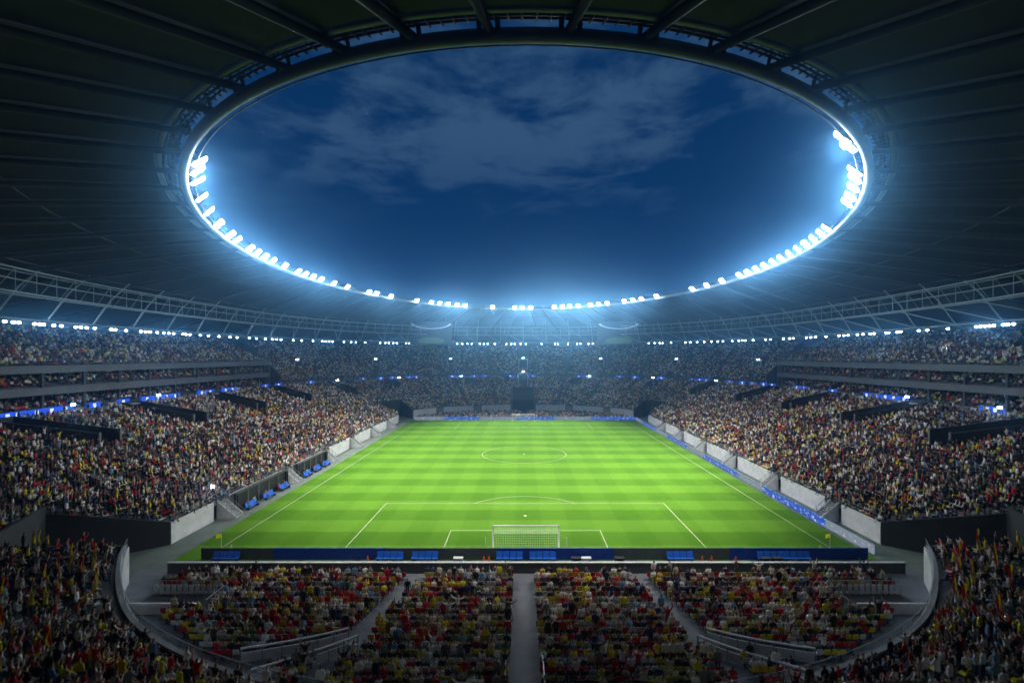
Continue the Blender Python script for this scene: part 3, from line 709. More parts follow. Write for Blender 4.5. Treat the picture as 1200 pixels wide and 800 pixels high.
# lamps over entrances, at the far end and on the sides
ent_px = [(79,489,-44),(181,471,-4),(394,448,60),(467,446,82),(540,443,88),(691,443,88),(766,444,82),(841,447,60),(1068,473,-4),(1179,487,-40)]
for i, (x, y, yy) in enumerate(ent_px):
    vs = rv; pp = low(vs, 0.97); qx = VX+(pp[:,0]-CX)/np.maximum(pp[:,1]-CY,1)*F; k = int(np.argmin(np.where(pp[:,1] > -75, np.abs(qx-x), 1e9))); p = pp[k]
    face = ev(C0, vs[k])-p; face /= np.hypot(*face)
    small_lamp((float(p[0]+face[0]*0.6), float(p[1]+face[1]*0.6), float(12.9 if i not in (0,1,8,9) else 13.4)), face, 'twin lamp shining above a lower stand entrance, %s from the left' % ordw(i+1))
ent_px2 = [(348,428),(440,427),(528,425),(704,424),(793,425),(889,426)]
for i, (x, y) in enumerate(ent_px2):
    pp = up(rv, 0.42); qx = VX+(pp[:,0]-CX)/np.maximum(pp[:,1]-CY,1)*F; k = int(np.argmin(np.where(pp[:,1] > -75, np.abs(qx-x), 1e9))); p = pp[k]
    face = ev(C0, rv[k])-p; face /= np.hypot(*face)
    small_lamp((float(p[0]), float(p[1]), 20.2), face, 'twin lamp shining in the upper grandstand, %s from the left' % ordw(i+1))
    en = empty('stand_entrance', (float(p[0]), float(p[1]), 17), 'dark doorway block in the upper far grandstand, %s from the left' % ORD[i+1], 'entrance', 'doorways of the upper grandstand', math.atan2(face[1], face[0])+math.pi/2)
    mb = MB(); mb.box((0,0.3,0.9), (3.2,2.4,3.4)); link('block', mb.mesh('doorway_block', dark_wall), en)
    for s in (-1.6, 1.6):
        mb = MB(); mb.box((s,-0.95,0.9), (0.3,0.3,3.5)); link('post', mb.mesh('doorway_post', white_wall), en)
for z, y, lab in ((14.6, 96.5, 'lower'), (20.2, 111.5, 'upper')):
    en = empty('stand_entrance', (0, y, z-3), '%s of the two framed doorways stacked above the far gate' % lab, 'entrance', 'framed doorways above the far gate')
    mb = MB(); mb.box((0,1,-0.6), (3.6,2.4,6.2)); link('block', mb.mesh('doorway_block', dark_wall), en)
    for s in (-1.9, 1.9):
        mb = MB(); mb.box((s,-0.1,0.0), (0.35,0.5,5.2)); link('post', mb.mesh('doorway_post', white_wall), en)
    mb = MB(); mb.box((0,-0.1,2.7), (4.2,0.5,0.4)); link('lintel', mb.mesh('doorway_lintel', white_wall), en)
    small_lamp((0, y-0.6, z+0.35), (0,-1), 'twin lamp over the %s framed doorway above the far gate' % lab)

# ------------------------------------------------------------------ video screens
def screen_material():
    m = bpy.data.materials.new('screen_picture'); m.use_nodes = True; nt = m.node_tree; N, L = nt.nodes, nt.links
    bs = N['Principled BSDF']; bs.inputs['Base Color'].default_value = (0.01,0.012,0.02,1); bs.inputs['Roughness'].default_value = 0.3
    tcn = N.new('ShaderNodeTexCoord'); sp = N.new('ShaderNodeSeparateXYZ'); L.new(tcn.outputs['Object'], sp.inputs[0])
    def mth(op, a, bb=None):
        n = N.new('ShaderNodeMath'); n.operation = op
        for i, v in enumerate((a, bb)):
            if v is None: continue
            if isinstance(v, (int, float)): n.inputs[i].default_value = v
            else: L.new(v, n.inputs[i])
        return n.outputs[0]
    def blob(cx, cz_, rx, rz, soft):
        dx = mth('DIVIDE', mth('SUBTRACT', sp.outputs[0], cx), rx); dz = mth('DIVIDE', mth('SUBTRACT', sp.outputs[2], cz_), rz)
        r = mth('SQRT', mth('ADD', mth('MULTIPLY', dx, dx), mth('MULTIPLY', dz, dz)))
        return r
    def mixc(fac, A, col):
        mx = N.new('ShaderNodeMix'); mx.data_type = 'RGBA'; L.new(fac, mx.inputs['Factor'])
        if isinstance(A, tuple): mx.inputs['A'].default_value = A
        else: L.new(A, mx.inputs['A'])
        mx.inputs['B'].default_value = col; return mx.outputs['Result']
    r1 = blob(0, 4.0, 7.6, 2.3, 0)
    inside = mth('LESS_THAN', r1, 1.0); rim = mth('MULTIPLY', mth('LESS_THAN', mth('ABSOLUTE', mth('SUBTRACT', r1, 1.0)), 0.06), mth('LESS_THAN', sp.outputs[2], 3.6))
    c = mixc(inside, (0.004, 0.016, 0.040, 1), (0.003, 0.035, 0.13, 1)); c = mixc(rim, c, (0.55, 0.8, 0.95, 1))
    crowd = mth('LESS_THAN', sp.outputs[2], -0.3); c = mixc(crowd, c, (0.003, 0.014, 0.030, 1))
    r2 = blob(0, -3.2, 5.2, 1.5, 0); fld = mth('LESS_THAN', r2, 1.0); c = mixc(fld, c, (0.07, 0.16, 0.11, 1))
    L.new(c, bs.inputs['Emission Color']); bs.inputs['Emission Strength'].default_value = 0.9; m.cycles.emission_sampling = 'NONE'
    return m
scr_m = screen_material()
for (xa, xb, lab) in ((481, 530, 'left'), (700, 750, 'right')):
    Y = 86.5; p = at_y(xa, 377, Y); q = at_y(xb, 403, Y); c = (p+q)/2; W, H = q.x-p.x, p.z-q.z
    e = empty('video_screen', c, '%s of two dark blue video screens hanging under the far roof' % lab, 'screen', 'video screens')
    mb = MB(); mb.box((0,0.5,0), (W,0.8,H)); cab = link('cabinet', mb.mesh('screen_cabinet', black_m), e)
    mb = MB(); mb.quad((-W/2+.3,0.08,-H/2+.3),(W/2-.3,0.08,-H/2+.3),(W/2-.3,0.08,H/2-.3),(-W/2+.3,0.08,H/2-.3)); link('picture', mb.mesh('screen_picture', scr_m), cab)
    for s in (-0.35, 0.35):
        mb = MB(); mb.tube([(s*W,0.5,H/2),(s*W,0.5,H/2+3.0)], 0.12, 6); link('hanger', mb.mesh('screen_hanger', steel), e)
    mb = MB()
    for (cx_, cz_, w_, h_) in ((0,H/2,W+.3,.3),(0,-H/2,W+.3,.3),(-W/2,0,.3,H),(W/2,0,.3,H)): mb.box((cx_,0.0,cz_), (w_,0.3,h_))
    link('frame', mb.mesh('screen_frame', steel_dark), cab)

# ------------------------------------------------------------------ advertising boards
def board(x0, y0, x1, y1, h, m, label, grp, lean=0.0):
    c = ((x0+x1)/2, (y0+y1)/2, 0); e = empty('advertising_board', c, label, 'board', grp)
    mb = MB(); mb.wall((x0, y0), (x1, y1), 0.05, h, 0.05, h, 0.16); mb.build('panel', m, e)
    n = max(2, int(math.hypot(x1-x0, y1-y0)/4)); mb = MB()
    for i in range(n):
        t = (i+0.5)/n; mb.box((x0+(x1-x0)*t, y0+(y1-y0)*t, 0.03), (0.5,0.5,0.06), 0, math.atan2(y1-y0, x1-x0))
    mb.build('feet', steel_dark, e)
def bx_(px): return at_z(px, 655, 0).x
NY = at_z(600, 655.5, 0).y
cuts = [(237, 321, 0), (321, 453, 1), (453, 583, 0), (583, 719, 1), (719, 854, 0), (854, 1016, 1)]
for i, (a, c, k) in enumerate(cuts):
    board(bx_(a), NY, bx_(c), NY, 1.25, blue_board if k else grey_board, '%s board behind the near goal line, %s panel from the left' % ('dark blue' if k else 'dark grey', ORD[i+1]), 'boards behind the near goal line')
fcuts = [(-36.5,-26,1),(-25.9,-13.4,0),(-13.3,-1.6,1),(-1.5,11.3,0),(11.4,24.6,1),(24.7,37.2,0)]
fpx = [(485, 521, 0), (521, 562, 1), (562, 605, 0), (605, 650, 1), (650, 693, 0), (693, 746, 1)]
for i, (a, c, k) in enumerate(fpx):
    xa, xc = CX+(a-VX)/F*(57-CY), CX+(c-VX)/F*(57-CY)
    board(xa+.05, 57.0, xc-.05, 57.0, 1.15, led_blue if k else led_silver, '%s lit board behind the far goal, %s panel from the left' % ('blue' if k else 'silver', ORD[i+1]), 'lit boards behind the far goal')
yb_, k, i = 56.0, 0, 0; ys = [56, 48, 31.5, 21.5, 5.5, -4.5, -21.5, -30, -46, -54.5]
for j in range(len(ys)-1):
    k = j % 2; board(37.5, ys[j]-.04, 37.5, ys[j+1]+.04, 1.05, led_blue if k else led_silver, '%s lit board along the right touchline, %s panel from the near corner' % ('blue' if k else 'silver', ORD[len(ys)-1-j]), 'lit boards along the right touchline')

# low barrier in front of the near seats
p, q = at_z(197, 671, 0), at_z(1060, 671, 0)
e = empty('barrier_wall', ((p.x+q.x)/2, p.y, 0), 'long low grey barrier with pale top in front of the near seats', 'wall')
mb = MB(); mb.box(((p.x+q.x)/2, p.y, 0.5), (q.x-p.x, 0.22, 1.0)); mb.build('panel', mat('barrier_grey', (0.09,0.105,0.115), 0.7, noise=0.25, nscale=0.8), e)
mb = MB(); mb.box(((p.x+q.x)/2, p.y, 1.04), (q.x-p.x+0.1, 0.34, 0.09)); mb.build('cap', white_wall, e)
BARY = p.y

# ------------------------------------------------------------------ benches, dugouts, goals, flags
def seat_shape(mb, w=0.62, m=0):
    mb.hexa([(-w/2,-0.42,0.40),(w/2,-0.42,0.40),(w/2,0.0,0.36),(-w/2,0.0,0.36),(-w/2,-0.42,0.46),(w/2,-0.42,0.46),(w/2,0.0,0.42),(-w/2,0.0,0.42)], m)
    mb.hexa([(-w/2,0.0,0.36),(w/2,0.0,0.36),(w/2,0.06,0.36),(-w/2,0.06,0.36),(-w/2,0.16,0.98),(w/2,0.16,0.98),(w/2,0.22,0.98),(-w/2,0.22,0.98)], m)
sm = MB(); seat_shape(sm); bench_seat = sm.mesh('bench_seat', blue_seat)
fm = MB()
for s in (-1.2, 1.2): fm.box((s,-0.2,0.18), (0.08,0.4,0.36)); fm.box((s,-0.1,0.02), (0.12,0.6,0.04))
fm.box((0,-0.15,0.34), (2.8,0.08,0.06)); bench_frame = fm.mesh('bench_frame', steel_dark)
def bench(x, y, rz, label, n=4):
    e = empty('bench', (x, y, 0.0), label, 'bench', 'blue bench seats', rz)
    for k in range(n): link('seat', bench_seat, e, ((k-(n-1)/2)*0.70, 0, 0))
    link('frame', bench_frame, e)
by = NY-0.45
for i, xx in enumerate((265, 457, 498, 597, 636, 797, 903, 934)):
    bench(CX+(xx-VX)/F*(by-CY), by, 0, 'blue four seat bench behind the near boards, %s from the left' % ORD[i+1])
def dugout(y0, y1, label, tag_):
    X = -39.4; e = empty('dugout', (X, (y0+y1)/2, 0), label, 'dugout', 'team dugouts')
    mb = MB(); mb.wall((X-0.3, y0), (X-0.3, y1), 0, 2.5, 0, 2.5, 0.12); mb.build('back_panel', black_m, e)
    for i in range(6):
        y = y0+(y1-y0)*i/5; mb = MB(); mb.tube([(X,y,0),(X,y,2.55)], 0.06, 6); mb.build('post', rail_m, e)
    mb = MB(); mb.box((X-0.1,(y0+y1)/2,2.6), (0.7,y1-y0+.2,0.12)); mb.build('roof', steel_dark, e)
    for s, yy in ((0, y0), (1, y1)):
        mb = MB(); mb.wall((X-0.3, yy), (X+0.25, yy), 0, 2.4, 0, 2.4, 0.08); mb.build('side_panel', black_m, e)
    n = int((y1-y0)/3.6)
    for k in range(n): bench(X+0.75, y0+(k+0.5)*(y1-y0)/n, math.pi/2, 'blue seats of the %s dugout, %s bench from the camera' % (tag_, ORD[k+1]))
dugout(-40.3, -26.0, 'black fronted team dugout nearest the camera beside the left touchline', 'nearer')
dugout(-21.8, -9.5, 'black fronted team dugout further along the left touchline', 'further')

def goal(y, s, label):                        # s = direction away from the pitch
    e = empty('goal', (0, y, 0), label, 'goal', 'football goals'); r = 0.075
    for x in (-3.66, 3.66):
        mb = MB(); mb.tube([(x,y,0),(x,y,2.48)], r, 8); mb.build('post', white_plastic, e, True)
        mb = MB(); mb.tube([(x+math.copysign(0.7,x),y+s*2.2,0),(x+math.copysign(0.7,x),y+s*2.2,2.0)], 0.05, 6); mb.build('net_pole', white_plastic, e)
    mb = MB(); mb.tube([(-3.73,y,2.48),(3.73,y,2.48)], r, 8); mb.build('crossbar', white_plastic, e, True)
    mb = MB(); rr = 0.007
    def P(u, w): # w 0..1 down the back, u across
        yy = y+s*(0.08+1.9*min(1, w*2.0)); z = 2.44-0.10*math.sin(min(1, w*2)*math.pi)-(0.15 if w > 0 else 0) if w <= 0.5 else (2.29)*(1-(w-0.5)*2)
        return (-3.66+7.32*u, yy, max(0.02, z))
    for i in range(31): mb.tube([P(i/30, w) for w in (0, 0.15, 0.3, 0.5, 0.75, 1)], rr, 3)
    for j in range(1, 19): mb.tube([P(0, j/18), P(1, j/18)], rr, 3)
    for x in (-3.66, 3.66):
        for j in range(1, 10):
            z = 2.4*j/10; mb.tube([(x, y, z), (x, y+s*1.95, min(z, 2.29))], rr, 3)
        for j in range(1, 8): mb.tube([(x, y+s*1.95*j/8, 0.02), (x, y+s*1.95*j/8, 2.35)], rr, 3)
    mb.build('net', net_m, e)
goal(-52.5, -1, 'white goal with thin net on the near goal line')
goal(52.5, 1, 'white goal with thin net on the far goal line')
for x in (-34, 34):
    for y in (-52.5, 52.5):
        e = empty('corner_flag', (x, y, 0), 'yellow corner flag on a thin pole at the %s %s corner' % ('near' if y < 0 else 'far', 'left' if x < 0 else 'right'), 'flag', 'corner flags')
        mb = MB(); mb.tube([(x,y,0),(x,y,1.6)], 0.03, 6); mb.build('pole', white_plastic, e)
        mb = MB(); n0 = 0
        for i in range(5):
            w = 0.14*i; dy = 0.06*math.sin(i*1.3); mb.v += [(x-0.02-w, y+dy, 1.15-0.03*i), (x-0.02-w, y+dy, 1.58-0.02*i)]
        for i in range(4): mb.f.append((2*i, 2*i+1, 2*i+3, 2*i+2)); mb.m.append(0)
        mb.build('cloth', yellow_cloth, e)
# small things on the strip behind the boards
def cone(x, y, label):
    e = empty('marker_cone', (x, y, 0), label, 'cone', 'orange marker cones')
    mb = MB(); mb.box((x,y,0.03), (0.42,0.42,0.06)); mb.build('base', black_m, e)
    mb = MB(); n = 10; mb.v += [(x+0.17*math.cos(a*2*math.pi/n), y+0.17*math.sin(a*2*math.pi/n), 0.05) for a in range(n)]+[(x+0.04*math.cos(a*2*math.pi/n), y+0.04*math.sin(a*2*math.pi/n), 0.72) for a in range(n)]
    for a in range(n): mb.f.append((a, (a+1) % n, n+(a+1) % n, n+a)); mb.m.append(0)
    mb.f.append(tuple(range(n, 2*n))); mb.m.append(0)
    mb.build('body', orange_m, e)
for i, xx in enumerate((431, 567, 573, 823, 834, 862)): cone(CX+(xx-VX)/F*(by-0.35-CY), by-0.35, 'small orange cone on the strip behind the near boards, %s from the left' % ORD[i+1])
def crate(x, y, label, m):
    e = empty('equipment_box', (x, y, 0), label, 'box', 'equipment boxes')
    mb = MB(); mb.box((x,y,0.28), (0.95,0.5,0.5)); mb.build('body', m, e)
    mb = MB(); mb.box((x,y,0.56), (1.0,0.55,0.07)); lid = mb.build('lid', white_plastic if m is not black_m else steel_dark, e)
    for s in (-0.35, 0.35):
        mb = MB(); mb.box((x+s,y-0.27,0.35), (0.14,0.05,0.1)); mb.build('latch', rail_m, e).parent = lid
for i, (xx, m) in enumerate(((537, white_plastic), (687, white_plastic), (675, black_m), (726, black_m), (897, black_m), (911, black_m))):
    crate(CX+(xx-VX)/F*(by-0.4-CY), by-0.4, '%s equipment box on the strip behind the near boards near x %s' % ('white' if m is white_plastic else 'black', '') if False else '%s equipment box standing behind the near boards, %s box in line' % ('white' if m is white_plastic else 'black', ORD[[0,2,1,3,4,5][i]+1]), m)

# stairs from the pitch side up to the stands
def stair(x, y, s, label):                    # s = side sign
    e = empty('stair', (x, y, 0), label, 'stair', 'pitch side stairs')
    mb = MB(); n = 9; X0 = s*(abs(x)-2.4)
    for i in range(n):
        h = 2.2*(i+1)/n; mb.box((s*(abs(x)-2.4+0.14+i*0.28), y, h/2), (0.28, 1.5, h))
    mb.build('flight', concrete, e)
    for dy in (-0.8, 0.8):
        mb = MB(); a = (s*(abs(x)-2.5), y+dy, 0.0); c = (s*abs(x), y+dy, 2.2)
        mb.tube([(a[0],a[1],0.95),(c[0],c[1],3.1)], 0.035, 5); mb.tube([(a[0],a[1],0.5),(c[0],c[1],2.65)], 0.025, 4)
        for k in range(5):
            t = k/4; mb.tube([(a[0]+(c[0]-a[0])*t, a[1], 2.2*t*0.98), (a[0]+(c[0]-a[0])*t, a[1], 0.95+2.15*t)], 0.03, 4)
        mb.build('handrail', rail_m, e)
        mb = MB(); mb.hexa([(a[0],y+dy-0.06*1,0.0),(c[0],y+dy-0.06,0.0),(c[0],y+dy+0.06,0.0),(a[0],y+dy+0.06,0.0),(a[0],y+dy-0.06,0.35),(c[0],y+dy-0.06,2.4),(c[0],y+dy+0.06,2.4),(a[0],y+dy+0.06,0.35)] if s > 0 else
                           [(a[0],y+dy+0.06,0.0),(c[0],y+dy+0.06,0.0),(c[0],y+dy-0.06,0.0),(a[0],y+dy-0.06,0.0),(a[0],y+dy+0.06,0.35),(c[0],y+dy+0.06,2.4),(c[0],y+dy-0.06,2.4),(a[0],y+dy-0.06,0.35)])
        mb.build('stringer', white_wall, e)
for s, nm in ((-1, 'left'), (1, 'right')):
    for i, y in enumerate(STAIR_Y[nm]): stair(s*40.5, y, s, 'concrete stair with handrails up to the %s grandstand, %s from the camera' % (nm, names_v[i]))
for i, x in enumerate(FARGAPX):
    vs = np.linspace(0.15, 0.35, 2000); k = int(np.argmin(np.abs(ev(C0, vs)[:,0]-x))); yy = float(ev(C0, vs[k])[1])
    e = empty('stair', (x, yy, 0), 'short stair through the front wall of the far grandstand, %s from the left' % ORD[i+1], 'stair', 'far end stairs')
    mb = MB()
    for j in range(9): h = 2.7*(j+1)/9; mb.box((x, yy-2.4+0.14+j*0.28, h/2), (1.6, 0.28, h))
    mb.build('flight', concrete, e)
    for dx in (-0.85, 0.85):
        mb = MB(); mb.tube([(x+dx,yy-2.4,0.9),(x+dx,yy,3.5)], 0.05, 5); mb.tube([(x+dx,yy-2.4,0),(x+dx,yy-2.4,0.9)], 0.04, 4); mb.build('handrail', rail_m, e)

# near end: stairwells with railings, curved handrails by the slanted aisles
for s, nm in ((-1, 'left'), (1, 'right')):
    x0, x1, y0, y1 = s*27.2, s*33.6, -63.0, -66.6
    e = empty('stairwell', (s*30.4, -64.8, 0), 'railed dark stairwell at the %s end of the flat seats' % nm, 'stairwell', 'railed stairwells')
    mb = MB(); mb.box(((x0+x1)/2, (y0+y1)/2, 0.02), (abs(x1-x0), abs(y1-y0), 0.02)); mb.build('floor', black_m, e)  # flat black sheet painted in for the darkness of the sunken stairs
    mb = MB(); mb.wall((x0, y0), (x1, y0), 0, 0.12, 0, 0.12, 0.25); mb.build('kerb', white_wall, e); mb = MB(); mb.wall((x0, y1), (x1, y1), 0.0, 0.9, 0.0, 0.9, 0.2); mb.build('low_wall', white_wall, e)
    mb = MB(); rail_along(mb, [(x1, y0, 0.1), ((x0+x1)/2, y0, 0.1), (x0, y0, 0.1), (x0-s*0.5, y0-0.5, 0.1), (x0-s*0.5, y1, 0.1)], 1.05, 0.05, 0.5, True); mb.build('railing', rail_m, e)
    mb = MB()
    for k in range(12):
        xx = x0+(x1-x0)*(k+0.5)/12; mb.box((xx, y0-0.25, 0.45), (0.34, 0.06, 0.85))
    mb.build('baluster_panel', white_wall, e)
    for j, (pa, pb, pc) in enumerate((((s*20.0,-73.2,0),(s*16.0,-72.2,0),(s*13.4,-70.6,0)), ((s*18.0,-75.5,0),(s*14.6,-73.6,0),(s*12.4,-71.6,0)))):
        e = empty('handrail', pb, '%s curved white handrail beside the slanted %s aisle' % (('farther','nearer')[j], nm), 'handrail', 'curved handrails of the slanted aisles')
        P = []
        for k in range(13):
            t = k/12; P.append(Vector(pa)*(1-t)**2+Vector(pb)*2*t*(1-t)+Vector(pc)*t*t)
        mb = MB(); mb.tube([p+Vector((0,0,1.05)) for p in P], 0.07, 6); mb.build('top_rail', white_plastic, e)
        for k in range(0, 13, 2):
            mb = MB(); mb.tube([P[k], P[k]+Vector((0,0,1.05))], 0.05, 5); mb.build('post', rail_m, e)
        mb = MB()
        for k in range(12): mb.wall(P[k].xy, P[k+1].xy, 0.1, 0.75, 0.1, 0.75, 0.06)
        mb.build('infill_panel', white_wall, e)
for s in (-1, 1):
    x = -0.25+s*1.15; e = empty('handrail', (x, -74.6, 0), 'short pale handrail beside the bottom of the central aisle, %s side' % ('left' if s < 0 else 'right'), 'handrail', 'central aisle handrails')
    mb = MB(); mb.tube([(x,-73.6,0),(x,-73.6,0.9),(x+s*.1,-74.2,1.05),(x+s*0.1,-77,1.05),(x+s*.1,-77,0)], 0.045, 6); mb.build('rail', white_plastic, e)

# ------------------------------------------------------------------ people
dg_col = bpy.data.collections.new('crowd_templates')       # never linked to the scene
def person_mesh(name, J, E):
    """J: joint -> (x,y,z,r); E: list of (a,b,region). Grown with a Skin modifier into one continuous surface."""
    names = list(J); me = bpy.data.meshes.new(name+'_sk')
    me.from_pydata([J[n][:3] for n in names], [(names.index(a), names.index(b_)) for a, b_, _ in E], [])
    ob = bpy.data.objects.new(name+'_sk', me); COL.objects.link(ob)
    ob.modifiers.new('skin', 'SKIN')
    for i, n in enumerate(names):
        sv = me.skin_vertices[0].data[i]; rr = J[n][3]; sv.radius = (rr, rr) if not isinstance(rr, tuple) else rr; sv.use_root = (n == 'pelvis')
    ob.modifiers.new('sub', 'SUBSURF').levels = 1
    dg = bpy.context.evaluated_depsgraph_get(); ev_ = ob.evaluated_get(dg); m = bpy.data.meshes.new_from_object(ev_)
    m.name = name; bpy.data.objects.remove(ob); bpy.data.meshes.remove(me)
    m.materials.clear()
    for mm in (skin_rand, shirt_rand, trou_rand, hair_rand): m.materials.append(mm)
    segs = [(Vector(J[a][:3]), Vector(J[b_][:3]), reg) for a, b_, reg in E]
    head = Vector(J['head'][:3]); top = Vector(J['crown'][:3])
    for p in m.polygons:
        c = p.center; best, reg = 1e9, 1
        for a, b_, rg in segs:
            ab = b_-a; t = max(0, min(1, (c-a).dot(ab)/max(ab.length_squared, 1e-9))); d = (c-(a+ab*t)).length
            if d < best: best, reg = d, rg
        if reg == 9:
            ax = (top-head).normalized(); rel = c-head
            reg = 3 if (rel.dot(ax) > 0.055 or (rel.y < 0.0 and rel.dot(ax) > -0.07)) else 0
        p.material_index = reg; p.use_smooth = True
    return m
def body(kind, sleeve=0, lean=0.0, arms='down', turn=0.0):
    J, E = {}, []
    sit = kind == 'sit'
    hz = 0.52 if sit else 0.94
    def T(y, z):                                  # lean the trunk about the hips
        return (lean*(z-hz)*1.0 + y, z)
    def put(n, x, y, z, r, trunk=False):
        if trunk: y = y + lean*(z-hz)
        J[n] = (x, y, z, r)
    put('pelvis', 0, 0, hz, 0.155); put('belly', 0, 0.01, hz+0.20, 0.145, True); put('chest', 0, 0.0, hz+0.40, 0.155, True)
    put('neck', 0, 0.01, hz+0.56, 0.06, True); put('head', turn*0.02, 0.035, hz+0.68, 0.098, True); put('crown', turn*0.02, 0.025, hz+0.79, 0.078, True); put('nose', turn*0.04, 0.135, hz+0.675, 0.02, True)
    E += [('pelvis','belly',1),('belly','chest',1),('chest','neck',1),('neck','head',0),('head','crown',9),('head','nose',0)]
    for s, S in ((-1,'l'),(1,'r')):
        put('sh'+S, s*0.19, 0, hz+0.47, 0.072, True); sh = J['sh'+S]
        A = arms if isinstance(arms, str) else arms[0 if s < 0 else 1]
        P = {'down': ((s*0.25,-0.03,hz+0.18),(s*0.24,0.08,hz-0.06),(s*0.23,0.12,hz-0.14)),
             'lap': ((s*0.25,0.05,hz+0.20),(s*0.13,0.26,hz+0.11),(s*0.05,0.33,hz+0.11)),
             'up': ((s*0.36,0.04,hz+0.68),(s*0.34,0.08,hz+0.94),(s*0.33,0.10,hz+1.04)),
             'wide': ((s*0.44,0.02,hz+0.56),(s*0.62,0.05,hz+0.74),(s*0.69,0.06,hz+0.80)),
             'clap': ((s*0.27,0.12,hz+0.24),(s*0.09,0.33,hz+0.40),(s*0.03,0.38,hz+0.48)),
             'phone': ((s*0.24,0.16,hz+0.30),(s*0.12,0.30,hz+0.55),(s*0.07,0.33,hz+0.64))}[A]
        for nn, q, r in (('el', P[0], 0.050), ('wr', P[1], 0.036), ('ha', P[2], 0.040)):
            put(nn+S, q[0], q[1]+lean*(q[2]-hz), q[2], r)
        E += [('chest','sh'+S,1),('sh'+S,'el'+S,1),('el'+S,'wr'+S,sleeve),('wr'+S,'ha'+S,0)]
        if sit:
            put('hp'+S, s*0.10, 0.08, hz-0.02, 0.095); put('kn'+S, s*0.14, 0.46, hz-0.02, 0.072); put('an'+S, s*0.13, 0.42, 0.10, 0.048); put('to'+S, s*0.14, 0.60, 0.05, 0.04)
        else:
            put('hp'+S, s*0.10, 0, hz-0.12, 0.10); put('kn'+S, s*0.11, 0.02, 0.49, 0.068); put('an'+S, s*0.12, -0.02, 0.10, 0.048); put('to'+S, s*0.13, 0.15, 0.045, 0.042)
        E += [('pelvis','hp'+S,2),('hp'+S,'kn'+S,2),('kn'+S,'an'+S,2),('an'+S,'to'+S,3)]
    return J, E
POSES = [('sitting', body('sit', 1, 0.05, 'lap')), ('leaning forward', body('sit', 0, 0.35, 'lap', 1)), ('sitting and clapping', body('sit', 1, 0.12, 'clap')),
         ('sitting upright', body('sit', 0, -0.05, 'down', -1)), ('sitting arms up', body('sit', 1, 0.0, 'up')), ('standing', body('stand', 1, 0.03, 'down', 1)),
         ('standing arms up', body('stand', 0, 0.0, 'up')), ('standing arms spread', body('stand', 1, 0.0, 'wide')), ('standing and clapping', body('stand', 0, 0.08, 'clap')),
         ('standing and filming', body('stand', 1, 0.0, ('down', 'phone'))), ('sitting and filming', body('sit', 1, 0.05, ('lap', 'phone')))]
SITS = [0, 1, 2, 3, 4, 10]; STANDS = [5, 6, 7, 8, 9]
pm = [person_mesh('person_%02d' % i, *pz[1]) for i, pz in enumerate(POSES)]
tmpl = []
for i, m in enumerate(pm):
    o = bpy.data.objects.new('crowd_person_%02d' % i, m); dg_col.objects.link(o); tmpl.append(o)
# seat: curved shell with a rounded back
def seat_mesh(name, m):
    mb = MB(); prof = [(0.24,0.40),(0.20,0.45),(0.0,0.42),(-0.16,0.42),(-0.22,0.50),(-0.26,0.66),(-0.28,0.80),(-0.285,0.86)]; w = [0.20,0.22,0.23,0.23,0.23,0.23,0.22,0.16]
    n = len(prof)
    for k in range(2):
        for (y, z), ww in zip(prof, w):
            off = 0.03*k
            for x, dz in ((-ww, 0.02), (0, 0), (ww, 0.02)): mb.v.append((x, y-(off if z > 0.45 else 0), z+dz-(off if z <= 0.45 else 0)))
    for i in range(n-1):
        for c in range(2):
            a = i*3+c; mb.f.append((a, a+1, a+4, a+3)); a2 = a+n*3; mb.f.append((a2, a2+3, a2+4, a2+1)); mb.m += [0, 0]
    for i in range(n-1):
        for c in (0, 2):
            a = i*3+c; mb.f.append((a, a+3, a+3+n*3, a+n*3)); mb.m.append(0)
    for i in (0, n-1):
        for c in range(2): a = i*3+c; mb.f.append((a, a+1, a+1+n*3, a+n*3)); mb.m.append(0)
    mb.box((0,-0.1,0.2), (0.06,0.12,0.40), 1); mb.box((0,-0.1,0.39), (0.34,0.2,0.03), 1)
    me = mb.mesh(name, [m, steel_dark]); return me
seat_me = seat_mesh('stadium_seat', seat_rand)
seat_t = bpy.data.objects.new('crowd_seat', seat_me)
seat_col = bpy.data.collections.new('seat_templates'); seat_col.objects.link(seat_t)

